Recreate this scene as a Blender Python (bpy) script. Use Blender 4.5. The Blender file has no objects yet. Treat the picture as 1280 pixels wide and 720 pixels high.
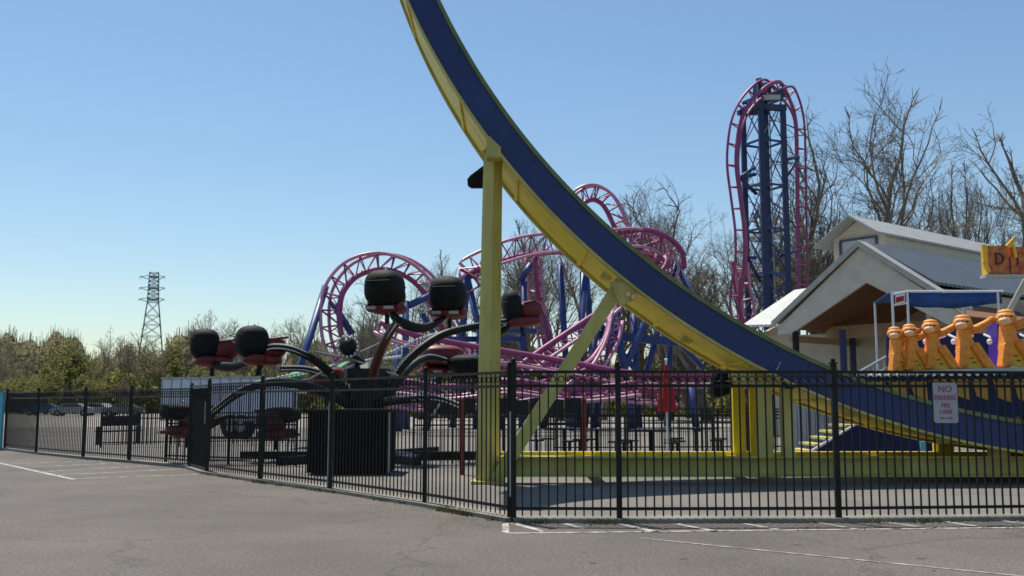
import bpy, math, random
from mathutils import Vector as V, Matrix
R = math.radians
scn = bpy.context.scene
col = scn.collection
# ------------------------------------------------------------------ camera
F, W0, H0, CH = 1250.0, 1280, 720, 1.42
PITCH = math.atan(144/F)
cam = bpy.data.cameras.new('camera'); co = bpy.data.objects.new('camera', cam); col.objects.link(co)
cam.sensor_width = 36; cam.lens = 36*F/W0; cam.clip_start = .1; cam.clip_end = 6000
co.location = (0, 0, CH); co.rotation_euler = (math.pi/2+PITCH, 0, 0)
scn.camera = co
def at(u, v, Y):
    """world point at depth Y that the photograph shows at u, v (surveying helper)"""
    d = V(((u-640)/F, math.cos(PITCH)-(360-v)/F*math.sin(PITCH), math.sin(PITCH)+(360-v)/F*math.cos(PITCH)))
    t = Y/d.y
    return V((d.x*t, Y, CH+d.z*t))
def gnd(u, v, z=0):
    d = V(((u-640)/F, math.cos(PITCH)-(360-v)/F*math.sin(PITCH), math.sin(PITCH)+(360-v)/F*math.cos(PITCH)))
    t = (z-CH)/d.z
    return V((d.x*t, d.y*t, z))
# ------------------------------------------------------------------ materials
MATS = {}
def mat(name, c, rough=.6, metal=0, var=.12, scale=3.0, c2=None, bump=0, bscale=40, emit=None, coat=0, detail=5, thr=(.35,.65), streak=0):
    m = bpy.data.materials.new(name); m.use_nodes = True; nt = m.node_tree; N = nt.nodes; L = nt.links
    b = N['Principled BSDF']; b.inputs['Roughness'].default_value = rough; b.inputs['Metallic'].default_value = metal
    if coat: b.inputs['Coat Weight'].default_value = coat
    tc = N.new('ShaderNodeTexCoord')
    no = N.new('ShaderNodeTexNoise'); no.inputs['Scale'].default_value = scale; no.inputs['Detail'].default_value = detail; no.inputs['Roughness'].default_value = .6
    src = tc.outputs['Object']
    if streak:
        mp = N.new('ShaderNodeMapping'); mp.inputs['Scale'].default_value = (1, 1, streak); L.new(src, mp.inputs[0]); src = mp.outputs[0]
    L.new(src, no.inputs['Vector'])
    rp = N.new('ShaderNodeValToRGB'); rp.color_ramp.elements[0].position = thr[0]; rp.color_ramp.elements[1].position = thr[1]
    ca = tuple(max(0, x*(1-var)) for x in c)
    cb = c2 if c2 else tuple(min(1, x*(1+var)) for x in c)
    rp.color_ramp.elements[0].color = (*ca, 1); rp.color_ramp.elements[1].color = (*cb, 1)
    L.new(no.outputs['Fac'], rp.inputs['Fac']); L.new(rp.outputs['Color'], b.inputs['Base Color'])
    if bump:
        n2 = N.new('ShaderNodeTexNoise'); n2.inputs['Scale'].default_value = bscale; n2.inputs['Detail'].default_value = 4
        L.new(tc.outputs['Object'], n2.inputs['Vector'])
        bp = N.new('ShaderNodeBump'); bp.inputs['Strength'].default_value = bump; bp.inputs['Distance'].default_value = .02
        L.new(n2.outputs['Fac'], bp.inputs['Height']); L.new(bp.outputs['Normal'], b.inputs['Normal'])
    if emit:
        b.inputs['Emission Color'].default_value = (*emit[:3], 1); b.inputs['Emission Strength'].default_value = emit[3]
    MATS[name] = m
    return m
mat('black_paint', (.012,.014,.013), .45, 0, .3, 4)
mat('black_cover', (.009,.011,.010), .7, 0, .45, 3, bump=.3, bscale=9)
mat('yellow', (.50,.36,.02), .5, 0, .15, 2.2, thr=(.28,.46), c2=(.74,.59,.02), bump=.1, bscale=12, streak=.35)
mat('shade_yellow', (.47,.41,.11), .65, 0, .2, 2.5, c2=(.56,.49,.15), bump=.15, bscale=12, streak=.3)  # the yellow paint with the olive of skylit shade mixed into its colour
mat('arc_blue', (.010,.028,.125), .5, 0, .2, .5, c2=(.014,.036,.15))
mat('green_trim', (.14,.17,.06), .6, 0, .2, 4)
mat('pink', (.50,.24,.34), .4, 0, .15, 2)  # rail colour lightened to carry the sun's highlights on the track
mat('magenta', (.26,.045,.15), .45, 0, .2, 2)
mat('blue_steel', (.022,.048,.18), .45, 0, .25, 1.5)
mat('dark_blue_steel', (.012,.022,.085), .45, 0, .25, 1.5)
mat('red_shell', (.15,.012,.012), .5, 0, .3, 3)
mat('grey_metal', (.30,.31,.32), .45, .4, .2, 6)
mat('hazed_pylon_steel', (.20,.24,.28), .6, .1, .15, .5)  # bluish grey: steel with the haze of distance put into its colour
mat('white_paint', (.75,.76,.76), .45, 0, .08, 3)
mat('trailer_white', (.50,.56,.66), .5, 0, .08, 2)
mat('siding_white', (.45,.47,.50), .6, 0, .1, 3)
mat('arm_red', (.085,.022,.018), .4)
mat('orange', (.72,.22,.022), .6, 0, .15, 5, c2=(.88,.34,.05))
mat('orange_dark', (.55,.13,.02), .45, 0, .2, 5)
mat('belly_yellow', (.80,.46,.03), .45, 0, .1, 5)
mat('skin_tan', (.85,.50,.28), .5, 0, .1, 6)
mat('hull_yellow', (.62,.42,.03), .4, 0, .3, 4, c2=(.5,.18,.03))
mat('hull_blue', (.01,.02,.09), .4, 0, .2, 3)
mat('sign_red', (.42,.035,.02), .4, 0, .2, 5, c2=(.62,.22,.03))
mat('canvas_blue', (.012,.06,.22), .7, 0, .2, 3, c2=(.02,.09,.30), bump=.3, bscale=4)
mat('canvas_red', (.38,.012,.02), .75, 0, .2, 6, bump=.2, bscale=9)
mat('green_cloth', (.03,.22,.06), .7, 0, .15, 3)
mat('purple', (.07,.03,.28), .4, 0, .1, 3)
mat('cream_wall', (.54,.47,.37), .75, 0, .06, 1.5)
mat('ceiling_brown', (.22,.10,.045), .7, 0, .2, 3, streak=8)
mat('beam_wood', (.40,.27,.16), .7, 0, .15, 3)
mat('fascia', (.42,.40,.36), .6, 0, .1, 3)
mat('roof_dark', (.062,.085,.12), .55, 0, .15, 2)
mat('roof_light', (.42,.43,.42), .5, .1, .1, 2)
mat('door_dark', (.02,.02,.022), .6)
mat('bark', (.10,.078,.06), .9, 0, .35, 3, bump=.6, bscale=20)
mat('bark_pale', (.19,.145,.10), .9, 0, .3, 3)
mat('twig', (.17,.145,.12), .9, 0, .3, .6, c2=(.24,.205,.165))
mat('bud_leaf', (.11,.13,.045), .8, 0, .35, .5, c2=(.16,.17,.05))
mat('leaf_green', (.10,.14,.030), .8, 0, .5, .35, c2=(.17,.19,.035))
mat('leaf_brown', (.13,.105,.05), .8, 0, .4, .4, c2=(.17,.15,.055))
mat('leaf_red', (.17,.07,.045), .8, 0, .3, .4)
mat('conifer', (.03,.05,.025), .8, 0, .4, .4)
mat('weed', (.09,.12,.025), .9, 0, .5, 3, c2=(.22,.20,.07))
mat('gate_black', (.010,.012,.010), .9)
MATS['gate_black'].node_tree.nodes['Principled BSDF'].inputs['Specular IOR Level'].default_value = .05
mat('glass', (.05,.06,.07), .08)
mat('tyre', (.015,.015,.015), .8)
mat('car_red', (.45,.01,.015), .25); mat('car_white', (.35,.36,.37), .25); mat('car_grey', (.1,.11,.12), .25); mat('car_blue', (.03,.08,.2), .25)
mat('bulb', (.85,.85,.80), .25)
mat('lettering_red', (.36,.06,.09), .5, var=.05); mat('lettering_dark', (.05,.02,.02), .5, var=.05)
mat('letter_black', (.02,.02,.03), .5)
mat('cyan_paint', (.10,.42,.55), .5)
mat('sign_face', (.36,.37,.40), .5, .1, .08, 8)
mat('paint_line', (.34,.32,.28), .8, 0, .5, 5, c2=(.52,.50,.44), detail=9)
mat('paint_line_worn', (.15,.14,.12), .8, 0, .25, 7, c2=(.55,.53,.47), detail=9)
mat('concrete', (.20,.185,.155), .85, 0, .2, 1.2, bump=.25, bscale=60)
mat('grass', (.07,.11,.025), .9, 0, .4, .2)
mat('hill', (.05,.075,.09), .9, 0, .15, .01)

def leafy(name, c, c2, sc=.35, tr=.45):
    m = mat(name, c, .85, 0, .3, sc, c2=c2); nt = m.node_tree; N = nt.nodes; L = nt.links
    b = N['Principled BSDF']; o = N['Material Output']; b.inputs['Specular IOR Level'].default_value = .15
    t = N.new('ShaderNodeBsdfTranslucent'); mx = N.new('ShaderNodeMixShader'); mx.inputs[0].default_value = tr
    L.new(b.inputs['Base Color'].links[0].from_socket, t.inputs['Color'])
    L.new(b.outputs[0], mx.inputs[1]); L.new(t.outputs[0], mx.inputs[2]); L.new(mx.outputs[0], o.inputs['Surface'])
leafy('bud_leaf', (.19,.17,.10), (.26,.24,.12)); leafy('bud_grey', (.19,.15,.11), (.26,.21,.15))
leafy('leaf_green', (.24,.245,.085), (.35,.335,.11)); leafy('leaf_brown', (.28,.245,.145), (.37,.33,.18)); leafy('leaf_red', (.24,.15,.11), (.28,.19,.13))
for k_ in ('black_paint','black_cover','door_dark','hull_blue'): MATS[k_].node_tree.nodes['Principled BSDF'].inputs['Specular IOR Level'].default_value = .22
def asphalt_like(name, base, grain, patch, stain, aggr=160):
    m = bpy.data.materials.new(name); m.use_nodes = True; nt = m.node_tree; N = nt.nodes; L = nt.links
    b = N['Principled BSDF']; b.inputs['Roughness'].default_value = .88
    tc = N.new('ShaderNodeTexCoord')
    def noise(s, d, r=.6):
        n = N.new('ShaderNodeTexNoise'); n.inputs['Scale'].default_value = s; n.inputs['Detail'].default_value = d; n.inputs['Roughness'].default_value = r
        L.new(tc.outputs['Object'], n.inputs['Vector']); return n.outputs['Fac']
    def mr(sock, a, b_, c, d):
        n = N.new('ShaderNodeMapRange'); n.inputs[1].default_value = a; n.inputs[2].default_value = b_; n.inputs[3].default_value = c; n.inputs[4].default_value = d
        L.new(sock, n.inputs[0]); return n.outputs[0]
    def mul(a, b_):
        n = N.new('ShaderNodeMath'); n.operation = 'MULTIPLY'; L.new(a, n.inputs[0]); L.new(b_, n.inputs[1]); return n.outputs[0]
    g = mr(noise(aggr, 2), .3, .7, 1-grain, 1+grain)
    g2 = mr(noise(22, 4, .8), .3, .7, 1-grain*.6, 1+grain*.6)
    p = mr(noise(.35, 6), .35, .65, 1-patch, 1+patch)
    s = mr(noise(1.3, 8, .75), .30, .42, 1-stain, 1)
    # cracks and tar seams
    vo = N.new('ShaderNodeTexVoronoi'); vo.feature = 'DISTANCE_TO_EDGE'; vo.inputs['Scale'].default_value = .22
    wn = N.new('ShaderNodeTexNoise'); wn.inputs['Scale'].default_value = 1.4; wn.inputs['Detail'].default_value = 6
    L.new(tc.outputs['Object'], wn.inputs['Vector'])
    vm = N.new('ShaderNodeVectorMath'); vm.operation = 'MULTIPLY_ADD'; vm.inputs[1].default_value = (1.2,1.2,0)
    L.new(wn.outputs['Color'], vm.inputs[0]); L.new(tc.outputs['Object'], vm.inputs[2]); L.new(vm.outputs[0], vo.inputs['Vector'])
    cr = mr(vo.outputs['Distance'], .0, .010, .72, 1)
    x = mul(mul(mul(g, g2), mul(p, s)), cr)
    mx = N.new('ShaderNodeVectorMath'); mx.operation = 'SCALE'; mx.inputs[0].default_value = base; L.new(x, mx.inputs['Scale'])
    L.new(mx.outputs[0], b.inputs['Base Color'])
    bp = N.new('ShaderNodeBump'); bp.inputs['Strength'].default_value = .5; bp.inputs['Distance'].default_value = .01
    L.new(noise(aggr, 3), bp.inputs['Height']); L.new(bp.outputs['Normal'], b.inputs['Normal'])
    MATS[name] = m
asphalt_like('asphalt', (.104,.089,.076), .75, .2, .3, 70)
asphalt_like('pad_concrete', (.145,.134,.118), .2, .16, .2, 60)
asphalt_like('far_lot', (.24,.22,.19), .15, .15, .15, 30)

def corrugated(name, c, scale, axis_vec, strength=.8):
    m = mat(name, c, .45 if strength > .5 else .75, .1 if strength > .5 else 0, .08, 2); nt = m.node_tree; N = nt.nodes; L = nt.links
    tc = N.new('ShaderNodeTexCoord'); vm = N.new('ShaderNodeVectorMath'); vm.operation = 'DOT_PRODUCT'; vm.inputs[1].default_value = axis_vec
    L.new(tc.outputs['Object'], vm.inputs[0])
    m1 = N.new('ShaderNodeMath'); m1.operation = 'MULTIPLY'; m1.inputs[1].default_value = scale; L.new(vm.outputs['Value'], m1.inputs[0])
    m2 = N.new('ShaderNodeMath'); m2.operation = 'SINE'; L.new(m1.outputs[0], m2.inputs[0])
    bp = N.new('ShaderNodeBump'); bp.inputs['Strength'].default_value = strength; bp.inputs['Distance'].default_value = .05
    L.new(m2.outputs[0], bp.inputs['Height']); L.new(bp.outputs['Normal'], N['Principled BSDF'].inputs['Normal'])

# ------------------------------------------------------------------ mesh helpers
class MB:
    def __init__(s): s.v = []; s.f = []
    def add(s, vs, fs):
        n = len(s.v); s.v += [tuple(x) for x in vs]; s.f += [tuple(i+n for i in q) for q in fs]
    def hexa(s, c8):
        s.add(c8, [(0,3,2,1),(4,5,6,7),(0,1,5,4),(1,2,6,5),(2,3,7,6),(3,0,4,7)])
    def box(s, x0, x1, y0, y1, z0, z1, M=None):
        c = [V(p) for p in ((x0,y0,z0),(x1,y0,z0),(x1,y1,z0),(x0,y1,z0),(x0,y0,z1),(x1,y0,z1),(x1,y1,z1),(x0,y1,z1))]
        if M is not None: c = [M @ p for p in c]
        s.hexa(c)
    def beam(s, a, b, w, h, up=V((0,0,1))):
        a = V(a); b = V(b); t = (b-a).normalized()
        sd = t.cross(up)
        if sd.length < 1e-3: sd = t.cross(V((0,1,0)))
        sd.normalize(); u = sd.cross(t).normalized()
        c = []
        for p in (a, b):
            for (i, j) in ((-1,-1),(1,-1),(1,1),(-1,1)): c.append(p+sd*i*w/2+u*j*h/2)
        s.hexa(c)
    def tube(s, pts, r, n=8, cap=True):
        pts = [V(p) for p in pts]; m = len(pts)
        rs = r if isinstance(r, (list, tuple)) else [r]*m
        t0 = (pts[1]-pts[0]).normalized()
        u = t0.cross(V((0,0,1)))
        if u.length < 1e-3: u = t0.cross(V((0,1,0)))
        u.normalize(); base = len(s.v); vs = []; fs = []
        for k in range(m):
            t = (pts[min(k+1, m-1)]-pts[max(k-1, 0)])
            if t.length < 1e-9: t = t0
            t.normalize()
            u = (u - t*u.dot(t)); u.normalize(); w = t.cross(u)
            for j in range(n):
                a = 2*math.pi*j/n; vs.append(pts[k]+(u*math.cos(a)+w*math.sin(a))*rs[k])
        for k in range(m-1):
            for j in range(n):
                j2 = (j+1) % n; fs.append((k*n+j, k*n+j2, (k+1)*n+j2, (k+1)*n+j))
        if cap: fs.append(tuple(range(n-1, -1, -1))); fs.append(tuple((m-1)*n+j for j in range(n)))
        s.add(vs, fs)
    def ball(s, c, rx, ry=None, rz=None, nu=14, nv=9, M=None, e=1.0):
        ry = rx if ry is None else ry; rz = rx if rz is None else rz; c = V(c)
        sg = lambda x: (abs(x)**e)*(1 if x >= 0 else -1)
        vs = []; fs = []
        for i in range(nv+1):
            ph = -math.pi/2+math.pi*i/nv
            for j in range(nu):
                th = 2*math.pi*j/nu
                p = V((rx*sg(math.cos(ph))*sg(math.cos(th)), ry*sg(math.cos(ph))*sg(math.sin(th)), rz*sg(math.sin(ph))))
                vs.append(c+(M @ p if M is not None else p))
        for i in range(nv):
            for j in range(nu):
                j2 = (j+1) % nu; fs.append((i*nu+j, i*nu+j2, (i+1)*nu+j2, (i+1)*nu+j))
        s.add(vs, fs)
    def lathe(s, c, prof, n=16):
        c = V(c); vs = []; fs = []
        for (r, z) in prof:
            for j in range(n): a = 2*math.pi*j/n; vs.append(c+V((r*math.cos(a), r*math.sin(a), z)))
        for i in range(len(prof)-1):
            for j in range(n):
                j2 = (j+1) % n; fs.append((i*n+j, i*n+j2, (i+1)*n+j2, (i+1)*n+j))
        s.add(vs, fs)
    def prism(s, poly, off):
        """poly: 3D points of a planar outline, extruded by off"""
        n = len(poly); poly = [V(p) for p in poly]; off = V(off)
        s.add(poly+[p+off for p in poly], [tuple(range(n)), tuple(range(2*n-1, n-1, -1))]+[(i, n+i, n+(i+1) % n, (i+1) % n) for i in range(n)])
    def ring(s, c, r, t, axis='y', n=12):
        pts = []
        for k in range(n+1):
            a = 2*math.pi*k/n
            pts.append((c[0]+r*math.cos(a)*axis[0], c[1]+r*math.cos(a)*axis[1], c[2]+r*math.sin(a)))
        s.tube(pts, t, 4, False)
    def build(s, name, m, parent=None, smooth=False, loc=None):
        me = bpy.data.meshes.new(name); 
        if loc is not None: l = V(loc); me.from_pydata([tuple(V(p)-l) for p in s.v], [], s.f)
        else: me.from_pydata(s.v, [], s.f)
        import bmesh
        bm = bmesh.new(); bm.from_mesh(me); bmesh.ops.recalc_face_normals(bm, faces=bm.faces); bm.to_mesh(me); bm.free()
        me.materials.append(MATS[m] if isinstance(m, str) else m)
        if smooth:
            me.polygons.foreach_set('use_smooth', [True]*len(me.polygons))
        o = bpy.data.objects.new(name, me); col.objects.link(o)
        if loc is not None: o.location = loc
        if parent is not None: o.parent = parent; 
        return o
def part(mb, name, m, root, smooth=False):
    if not mb.v: return None
    """points are given in world space; the root sits at its own base"""
    l = V(root['_w']) if '_w' in root else root.location
    mb.v = [tuple(V(p)-l) for p in mb.v]
    o = mb.build(name, m, root, smooth)
    o['_w'] = tuple(l)
    return o
def tag(o, label=None, cat=None, group=None, kind=None):
    if label: o['label'] = label
    if cat: o['category'] = cat
    if group: o['group'] = group
    if kind: o['kind'] = kind
    return o
def thing(name, label, cat, loc=(0,0,0), group=None):
    o = bpy.data.objects.new(name, None); o.empty_display_size = .3; col.objects.link(o); o.location = loc
    o['_w'] = tuple(V(loc))
    return tag(o, label, cat, group)
def copy_tree(o, parent=None):
    c = o.copy(); col.objects.link(c); c.parent = parent
    for ch in list(o.children): copy_tree(ch, c)
    return c
def sheet(name, poly, z, m, kind='structure'):
    mb = MB(); mb.add([(p[0], p[1], z) for p in poly], [tuple(range(len(poly)))])
    return tag(mb.build(name, m), kind=kind)
def catmull(P, n=8):
    P = [V(p) for p in P]; out = []
    for i in range(len(P)-1):
        p0 = P[max(i-1, 0)]; p1 = P[i]; p2 = P[i+1]; p3 = P[min(i+2, len(P)-1)]
        for k in range(n):
            t = k/n
            out.append(.5*((2*p1)+(p2-p0)*t+(2*p0-5*p1+4*p2-p3)*t*t+(3*p1-p0-3*p2+p3)*t**3))
    out.append(P[-1]); return out

# ------------------------------------------------------------------ fence line on the ground
FL = [(-15.65,31.2),(-13.5,28.7),(-11.1,26.2),(-9.3,24.6),(-7.13,22.4),(-6.2,20.6),(-4.59,18.5),(-2.95,16.5),(-1.22,14.2),(.02,12.3),(1.29,12.24),(3.94,12.3),(6.55,12.55),(9.15,12.9)]
# ------------------------------------------------------------------ ground
g = MB(); n = 24
g.add([(-2500,-60,-.03),(2500,-60,-.03),(2500,3500,-.03),(-2500,3500,-.03)], [(0,1,2,3)])
tag(g.build('ground', 'grass'), kind='structure')
sheet('parking_lot', [(-60,-20),(60,-20),(60,13.2),(9.15,12.9)]+[(x, y) for x, y in reversed(FL[:-1])]+[(-24,37),(-60,60)], 0, 'asphalt')
sheet('ride_pad', [(x+.02, y+.30) for x, y in FL]+[(40,14),(60,60),(-60,60),(-24.05,37.05)], .004, 'pad_concrete')
sheet('far_parking_lot', [(-120,60.1),(60,60.1),(60,125),(-150,140)], -.01, 'far_lot')
#sheet('side_lawn', [(-62,36),(-24.2,37.2),(-20.1,60),(-120,60)], .004, 'grass')
# kerb strip of concrete under the fence
k = MB(); h = .05
for i in range(len(FL)-1):
    a = V((*FL[i], 0)); b = V((*FL[i+1], 0)); t = (b-a).normalized(); nn = V((-t.y, t.x, 0))
    c = [a-nn*.12, b-nn*.12, b+nn*.28, a+nn*.28]
    k.hexa([V((p.x,p.y,-.01)) for p in c]+[V((p.x,p.y,h+random.Random(i).random()*.004)) for p in c])
tag(k.build('kerb', 'concrete'), kind='structure')
# painted markings
def stripe(mb, u0, v0, u1, v1, w):
    a = gnd(u0, v0); b = gnd(u1, v1); t = (b-a).normalized(); nn = V((-t.y, t.x, 0))*w/2
    z = .005
    mb.add([(p.x, p.y, z) for p in (a-nn, b-nn, b+nn, a+nn)], [(0,1,2,3)])
m1 = MB(); stripe(m1, -60,566, 92,599.5, .11)
tag(m1.build('bay_line', 'paint_line'), kind='structure')
m2 = MB()
for (a, b, c, d) in ((15,580,130,576),(42,584,150,579),(52,590,185,582.5),(68,594.5,226,586.5),(94,598.5,250,593)): stripe(m2, a, b, c, d, .10)
tag(m2.build('hatched_bay_marking', 'paint_line_worn'), kind='structure')
m3 = MB(); stripe(m3, 632,667, 1290,659.5, .075); stripe(m3, 632,666, 632,655, .075); stripe(m3, 633,654.6, 662,655, .06)
tag(m3.build('fire_lane_edge_line', 'paint_line_worn'), kind='structure')
m4 = MB()
for q in ((645,655.5,680,665),(775,655.5,822,665.5),(845,655,895,664.5),(930,655,978,663),(1010,652,1075,662),(1104,653,1168,661),(1172,651,1232,660),(1236,649.5,1290,656),(705,655,732,661)): stripe(m4, *q, .09)
tag(m4.build('fire_lane_hatching', 'paint_line'), kind='structure')
m5 = MB(); stripe(m5, 1290,722, 800,673, .035); tag(m5.build('pavement_seam', 'paint_line_worn'), kind='structure')
def blob(mb, x, y, rx, ry, seed, z=.004):
    r_ = random.Random(seed); n = 26; ph = [r_.random()*6 for _ in range(3)]
    mb.add([(x+rx*(1+.2*math.sin(3*a+ph[0])+.12*math.sin(7*a+ph[1]))*math.cos(a), y+ry*(1+.2*math.sin(4*a+ph[2]))*math.sin(a), z) for a in [6.2832*k/n for k in range(n)]], [tuple(range(n))])
mat('oil', (.075,.068,.06), .6, 0, .3, 6, c2=(.10,.088,.075))
mb = MB(); q_ = random.Random(77)
for k in range(12):
    x = q_.uniform(-6,6); y = q_.uniform(7.5,15 if x < -3 else 11.3); rr_ = q_.uniform(.015,.045); blob(mb, x, y, rr_, rr_*.8, k)
tag(mb.build('oil_stains', 'oil'), kind='structure')
# ------------------------------------------------------------------ weeds
rnd = random.Random(4)
wd = MB()
def blade(p, hh, w):
    a = rnd.random()*6.28; d = V((math.cos(a), math.sin(a), 0)); l = V((rnd.uniform(-.4,.4), rnd.uniform(-.4,.4), 1))*hh
    wd.add([p-d*w, p+d*w, p+l], [(0,1,2)])
for i in range(4200):
    s = rnd.choice([7,8,8,8,8,9,6,5,11,12]); a = V((*FL[s], 0)); b = V((*FL[s+1], 0))
    t = rnd.random()
    if math.sin(t*9+s*2.1)+math.sin(t*23+s) < .1: continue
    p = a.lerp(b, t)+V((rnd.gauss(0,.06), -.17+rnd.gauss(0,.06), 0))
    blade(p, rnd.uniform(.02,.09), .008)
tag(wd.build('weeds', 'weed'), kind='stuff')
lf = MB()
for i in range(260):
    u = rnd.uniform(250, 1280); p = gnd(u, rnd.uniform(648, 668) if u > 620 else 0 or 600+rnd.uniform(2,14)+max(0,(u-250))*.13)
    s = rnd.uniform(.008,.025); a = rnd.random()*6.28
    lf.add([(p.x+s*math.cos(a+k*1.57), p.y+s*math.sin(a+k*1.57), .008+.01*(k % 2)) for k in range(4)], [(0,1,2,3)])
tag(lf.build('leaf_litter', 'leaf_brown'), kind='stuff')
# ------------------------------------------------------------------ fences
def fence_panel(a, b, H, sp, rings, pr=.009):
    mb = MB(); a = V(a); b = V(b); L = (b-a).length; t = (b-a)/L
    up = V((0,0,1))
    for z in (H, H-.17, .16): mb.beam(a+up*z, b+up*z, .028, .036)
    n = max(2, int(L/sp))
    for k in range(1, n):
        p = a+t*(L*k/n)
        mb.beam(p+up*.07, p+up*(H-.02), pr*2, pr*2, up=V((0,1,0)))
        if rings: mb.ring(p+up*(H-.085)-t*(L/n/2), .036, .007, (t.x, t.y), 10)
    return mb
def fence_run(label, pts, H, sp=.104, rings=True, pw=.055, name='iron_fence', finial=True, m='black_paint', group='fences', tall=.06, ph=None):
    root = thing(name, label, 'fence', (*pts[0], 0), group)
    for i in range(len(pts)-1):
        part(fence_panel((*pts[i],0), (*pts[i+1],0), H, sp, rings), 'picket_panel', m, root)
    for i, p in enumerate(pts):
        mb = MB(); w = pw/2; hh = (ph[i] if ph else H+tall)
        mb.box(p[0]-w, p[0]+w, p[1]-w, p[1]+w, 0, hh)
        po = part(mb, 'post', m, root); mb = MB()
        if finial:
            mb.box(p[0]-w-.012, p[0]+w+.012, p[1]-w-.012, p[1]+w+.012, hh, hh+.018)
            mb.ball((p[0], p[1], hh+.045), .032, nu=8, nv=6)
            part(mb, 'finial', m, po)
    return root
fr = fence_run('black iron fence with ring frieze along the fire lane before the arc ride', FL[9:], 1.80, .104, True, .065, ph=[1.90,1.86,1.90,1.9,1.9], group='black picket fences')
fl_ = fence_run('black iron fence angling back past the spider ride, between gate and fire lane corner', FL[5:9]+[(-.03,12.38)], 1.80, .104, True, .06, group='black picket fences')
# grey strips added on the posts to draw their sunlit left edges
for (p, z0, z1, rt) in ((FL[9], 1.05, 1.42, fr), (FL[7], .75, 1.5, fl_)):
    mb = MB(); mb.box(p[0]-.052, p[0]-.0335, p[1]-.03, p[1]+.02, z0-.75, z1-.1); part(mb, 'lit_edge_strip', 'grey_metal', rt)
fence_run('black iron fence at far left beside the hatched bay', FL[0:5], 1.74, .108, True, .06, group='black picket fences')
# solid gate
gt = thing('solid_gate', 'solid black sheet metal gate standing between two fence posts', 'gate', (*FL[4],0))
a = V((*FL[4],0)); b = V((*FL[5],0)); t = (b-a).normalized()
mb = MB(); mb.beam(a+t*.09+V((0,0,.93)), b-t*.09+V((0,0,.93)), .03, 1.62); part(mb, 'gate_sheet', 'gate_black', gt)
mb = MB(); mb.beam(a+t*.04+V((0,0,1.78)), b-t*.04+V((0,0,1.78)), .05, .05); mb.beam(a+t*.04+V((0,0,.09)), b-t*.04+V((0,0,.09)), .05, .05)
part(mb, 'gate_frame', 'black_paint', gt)
mb = MB(); mb.beam(b-t*.18+V((-.03,-.03,1.0)), b-t*.18+V((-.03,-.03,1.45)), .02, .02); part(mb, 'handle', 'grey_metal', gt)
# teal post at the very left
mb = MB(); p = gnd(-1.5,562); mb.box(p.x-.07,p.x+.07,p.y-.07,p.y+.07,0,1.72); mb.box(p.x-.09,p.x+.09,p.y-.09,p.y+.09,1.72,1.76)
tag(mb.build('painted_post', 'cyan_paint', loc=(p.x,p.y,0)), 'bright blue painted post at the far left end of the fence', 'post')
# inner queue fences, lower
def low(label, pts, H=1.1, **k): fence_run(label, pts, H, .12, False, .05, 'queue_fence', False, group='low queue fences inside the park', tall=.03, **k)
low('low black queue fence behind the left picket fence', [(-13.2,32.5),(-11.0,33.4),(-8.8,34.2),(-6.6,34.6),(-4.4,34.8)])
low('low black queue fence in front of the spider ride arms', [(-8.4,24.6),(-6.6,23.6),(-4.9,23.0)])
low('low black queue fence with doubled rails left of the yellow column', [(-2.2,22.6),(-.2,23.0),(1.6,23.4)])
low('low black queue fence behind the yellow base beam', [(.6,25.0),(2.8,25.0),(5.0,25.2),(6.4,25.4)])
low('taller black queue fence behind the red umbrella', [(1.2,29.0),(3.6,29.2),(6.0,29.4),(8.4,29.8)], 1.25)
low('low black fence in front of the shelter wall', [(10.2,33.0),(11.9,32.2),(13.6,31.4)], 1.9)
# bench frame seen through left fence
be = thing('queue_bench', 'dark metal bench frame behind the left picket fence', 'bench', gnd(147,556))
mb = MB(); a = gnd(122,556); b = gnd(172,554)
mb.beam(a+V((0,0,.45)), b+V((0,0,.45)), .35, .05); part(mb, 'seat', 'black_paint', be)
mb = MB(); mb.beam(a+V((0,.2,.8)), b+V((0,.2,.8)), .04, .35); part(mb, 'backrest', 'black_paint', be)
for q in (a, b):
    mb = MB(); mb.box(q.x-.03,q.x+.03,q.y-.15,q.y+.2,0,.62); part(mb, 'leg', 'black_paint', be)
# ------------------------------------------------------------------ no parking sign
def text(name, body, size, m, loc, root, sx=1.0, ext=.001):
    c = bpy.data.curves.new(name, 'FONT'); c.body = body; c.size = size; c.extrude = ext; c.align_x = 'CENTER'; c.align_y = 'CENTER'; c.offset = .0012 if size < .2 else 0
    o = bpy.data.objects.new(name, c); col.objects.link(o)
    dg = bpy.context.evaluated_depsgraph_get(); me = bpy.data.meshes.new_from_object(o.evaluated_get(dg))
    bpy.data.objects.remove(o)
    o = bpy.data.objects.new(name, me); col.objects.link(o); me.materials.clear(); me.materials.append(MATS[m])
    l = V(root['_w'])
    o.location = V(loc)-l; o.rotation_euler = (math.pi/2, 0, 0); o.scale = (sx, 1, 1); o.parent = root
    return o
sc = at(1182, 503.5, 12.33)
ns = thing('parking_sign', 'white no parking fire lane sign with double arrow hung on the fence', 'sign', sc)
mb = MB(); w, hh, r = .148, .245, .03
out = []
for (cx, cz, a0) in ((w-r, hh-r, 0), (-w+r, hh-r, 90), (-w+r, -hh+r, 180), (w-r, -hh+r, 270)):
    for kk in range(5): a = R(a0+kk*22.5); out.append(sc+V((cx+r*math.cos(a), 0, cz+r*math.sin(a))))
mb.prism(out, (0,.006,0)); part(mb, 'sign_plate', 'sign_face', ns)
for (tx, dz, sz, mm, sx) in (('NO', .165, .115, 'lettering_red', .95), ('PARKING', .06, .088, 'lettering_red', .72), ('FIRE', -.035, .075, 'lettering_red', .85), ('LANE', -.11, .075, 'lettering_red', .85)):
    text('lettering', tx, sz, mm, sc+V((0,-.003,dz)), ns, sx)
mb = MB(); y = -.004
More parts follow.
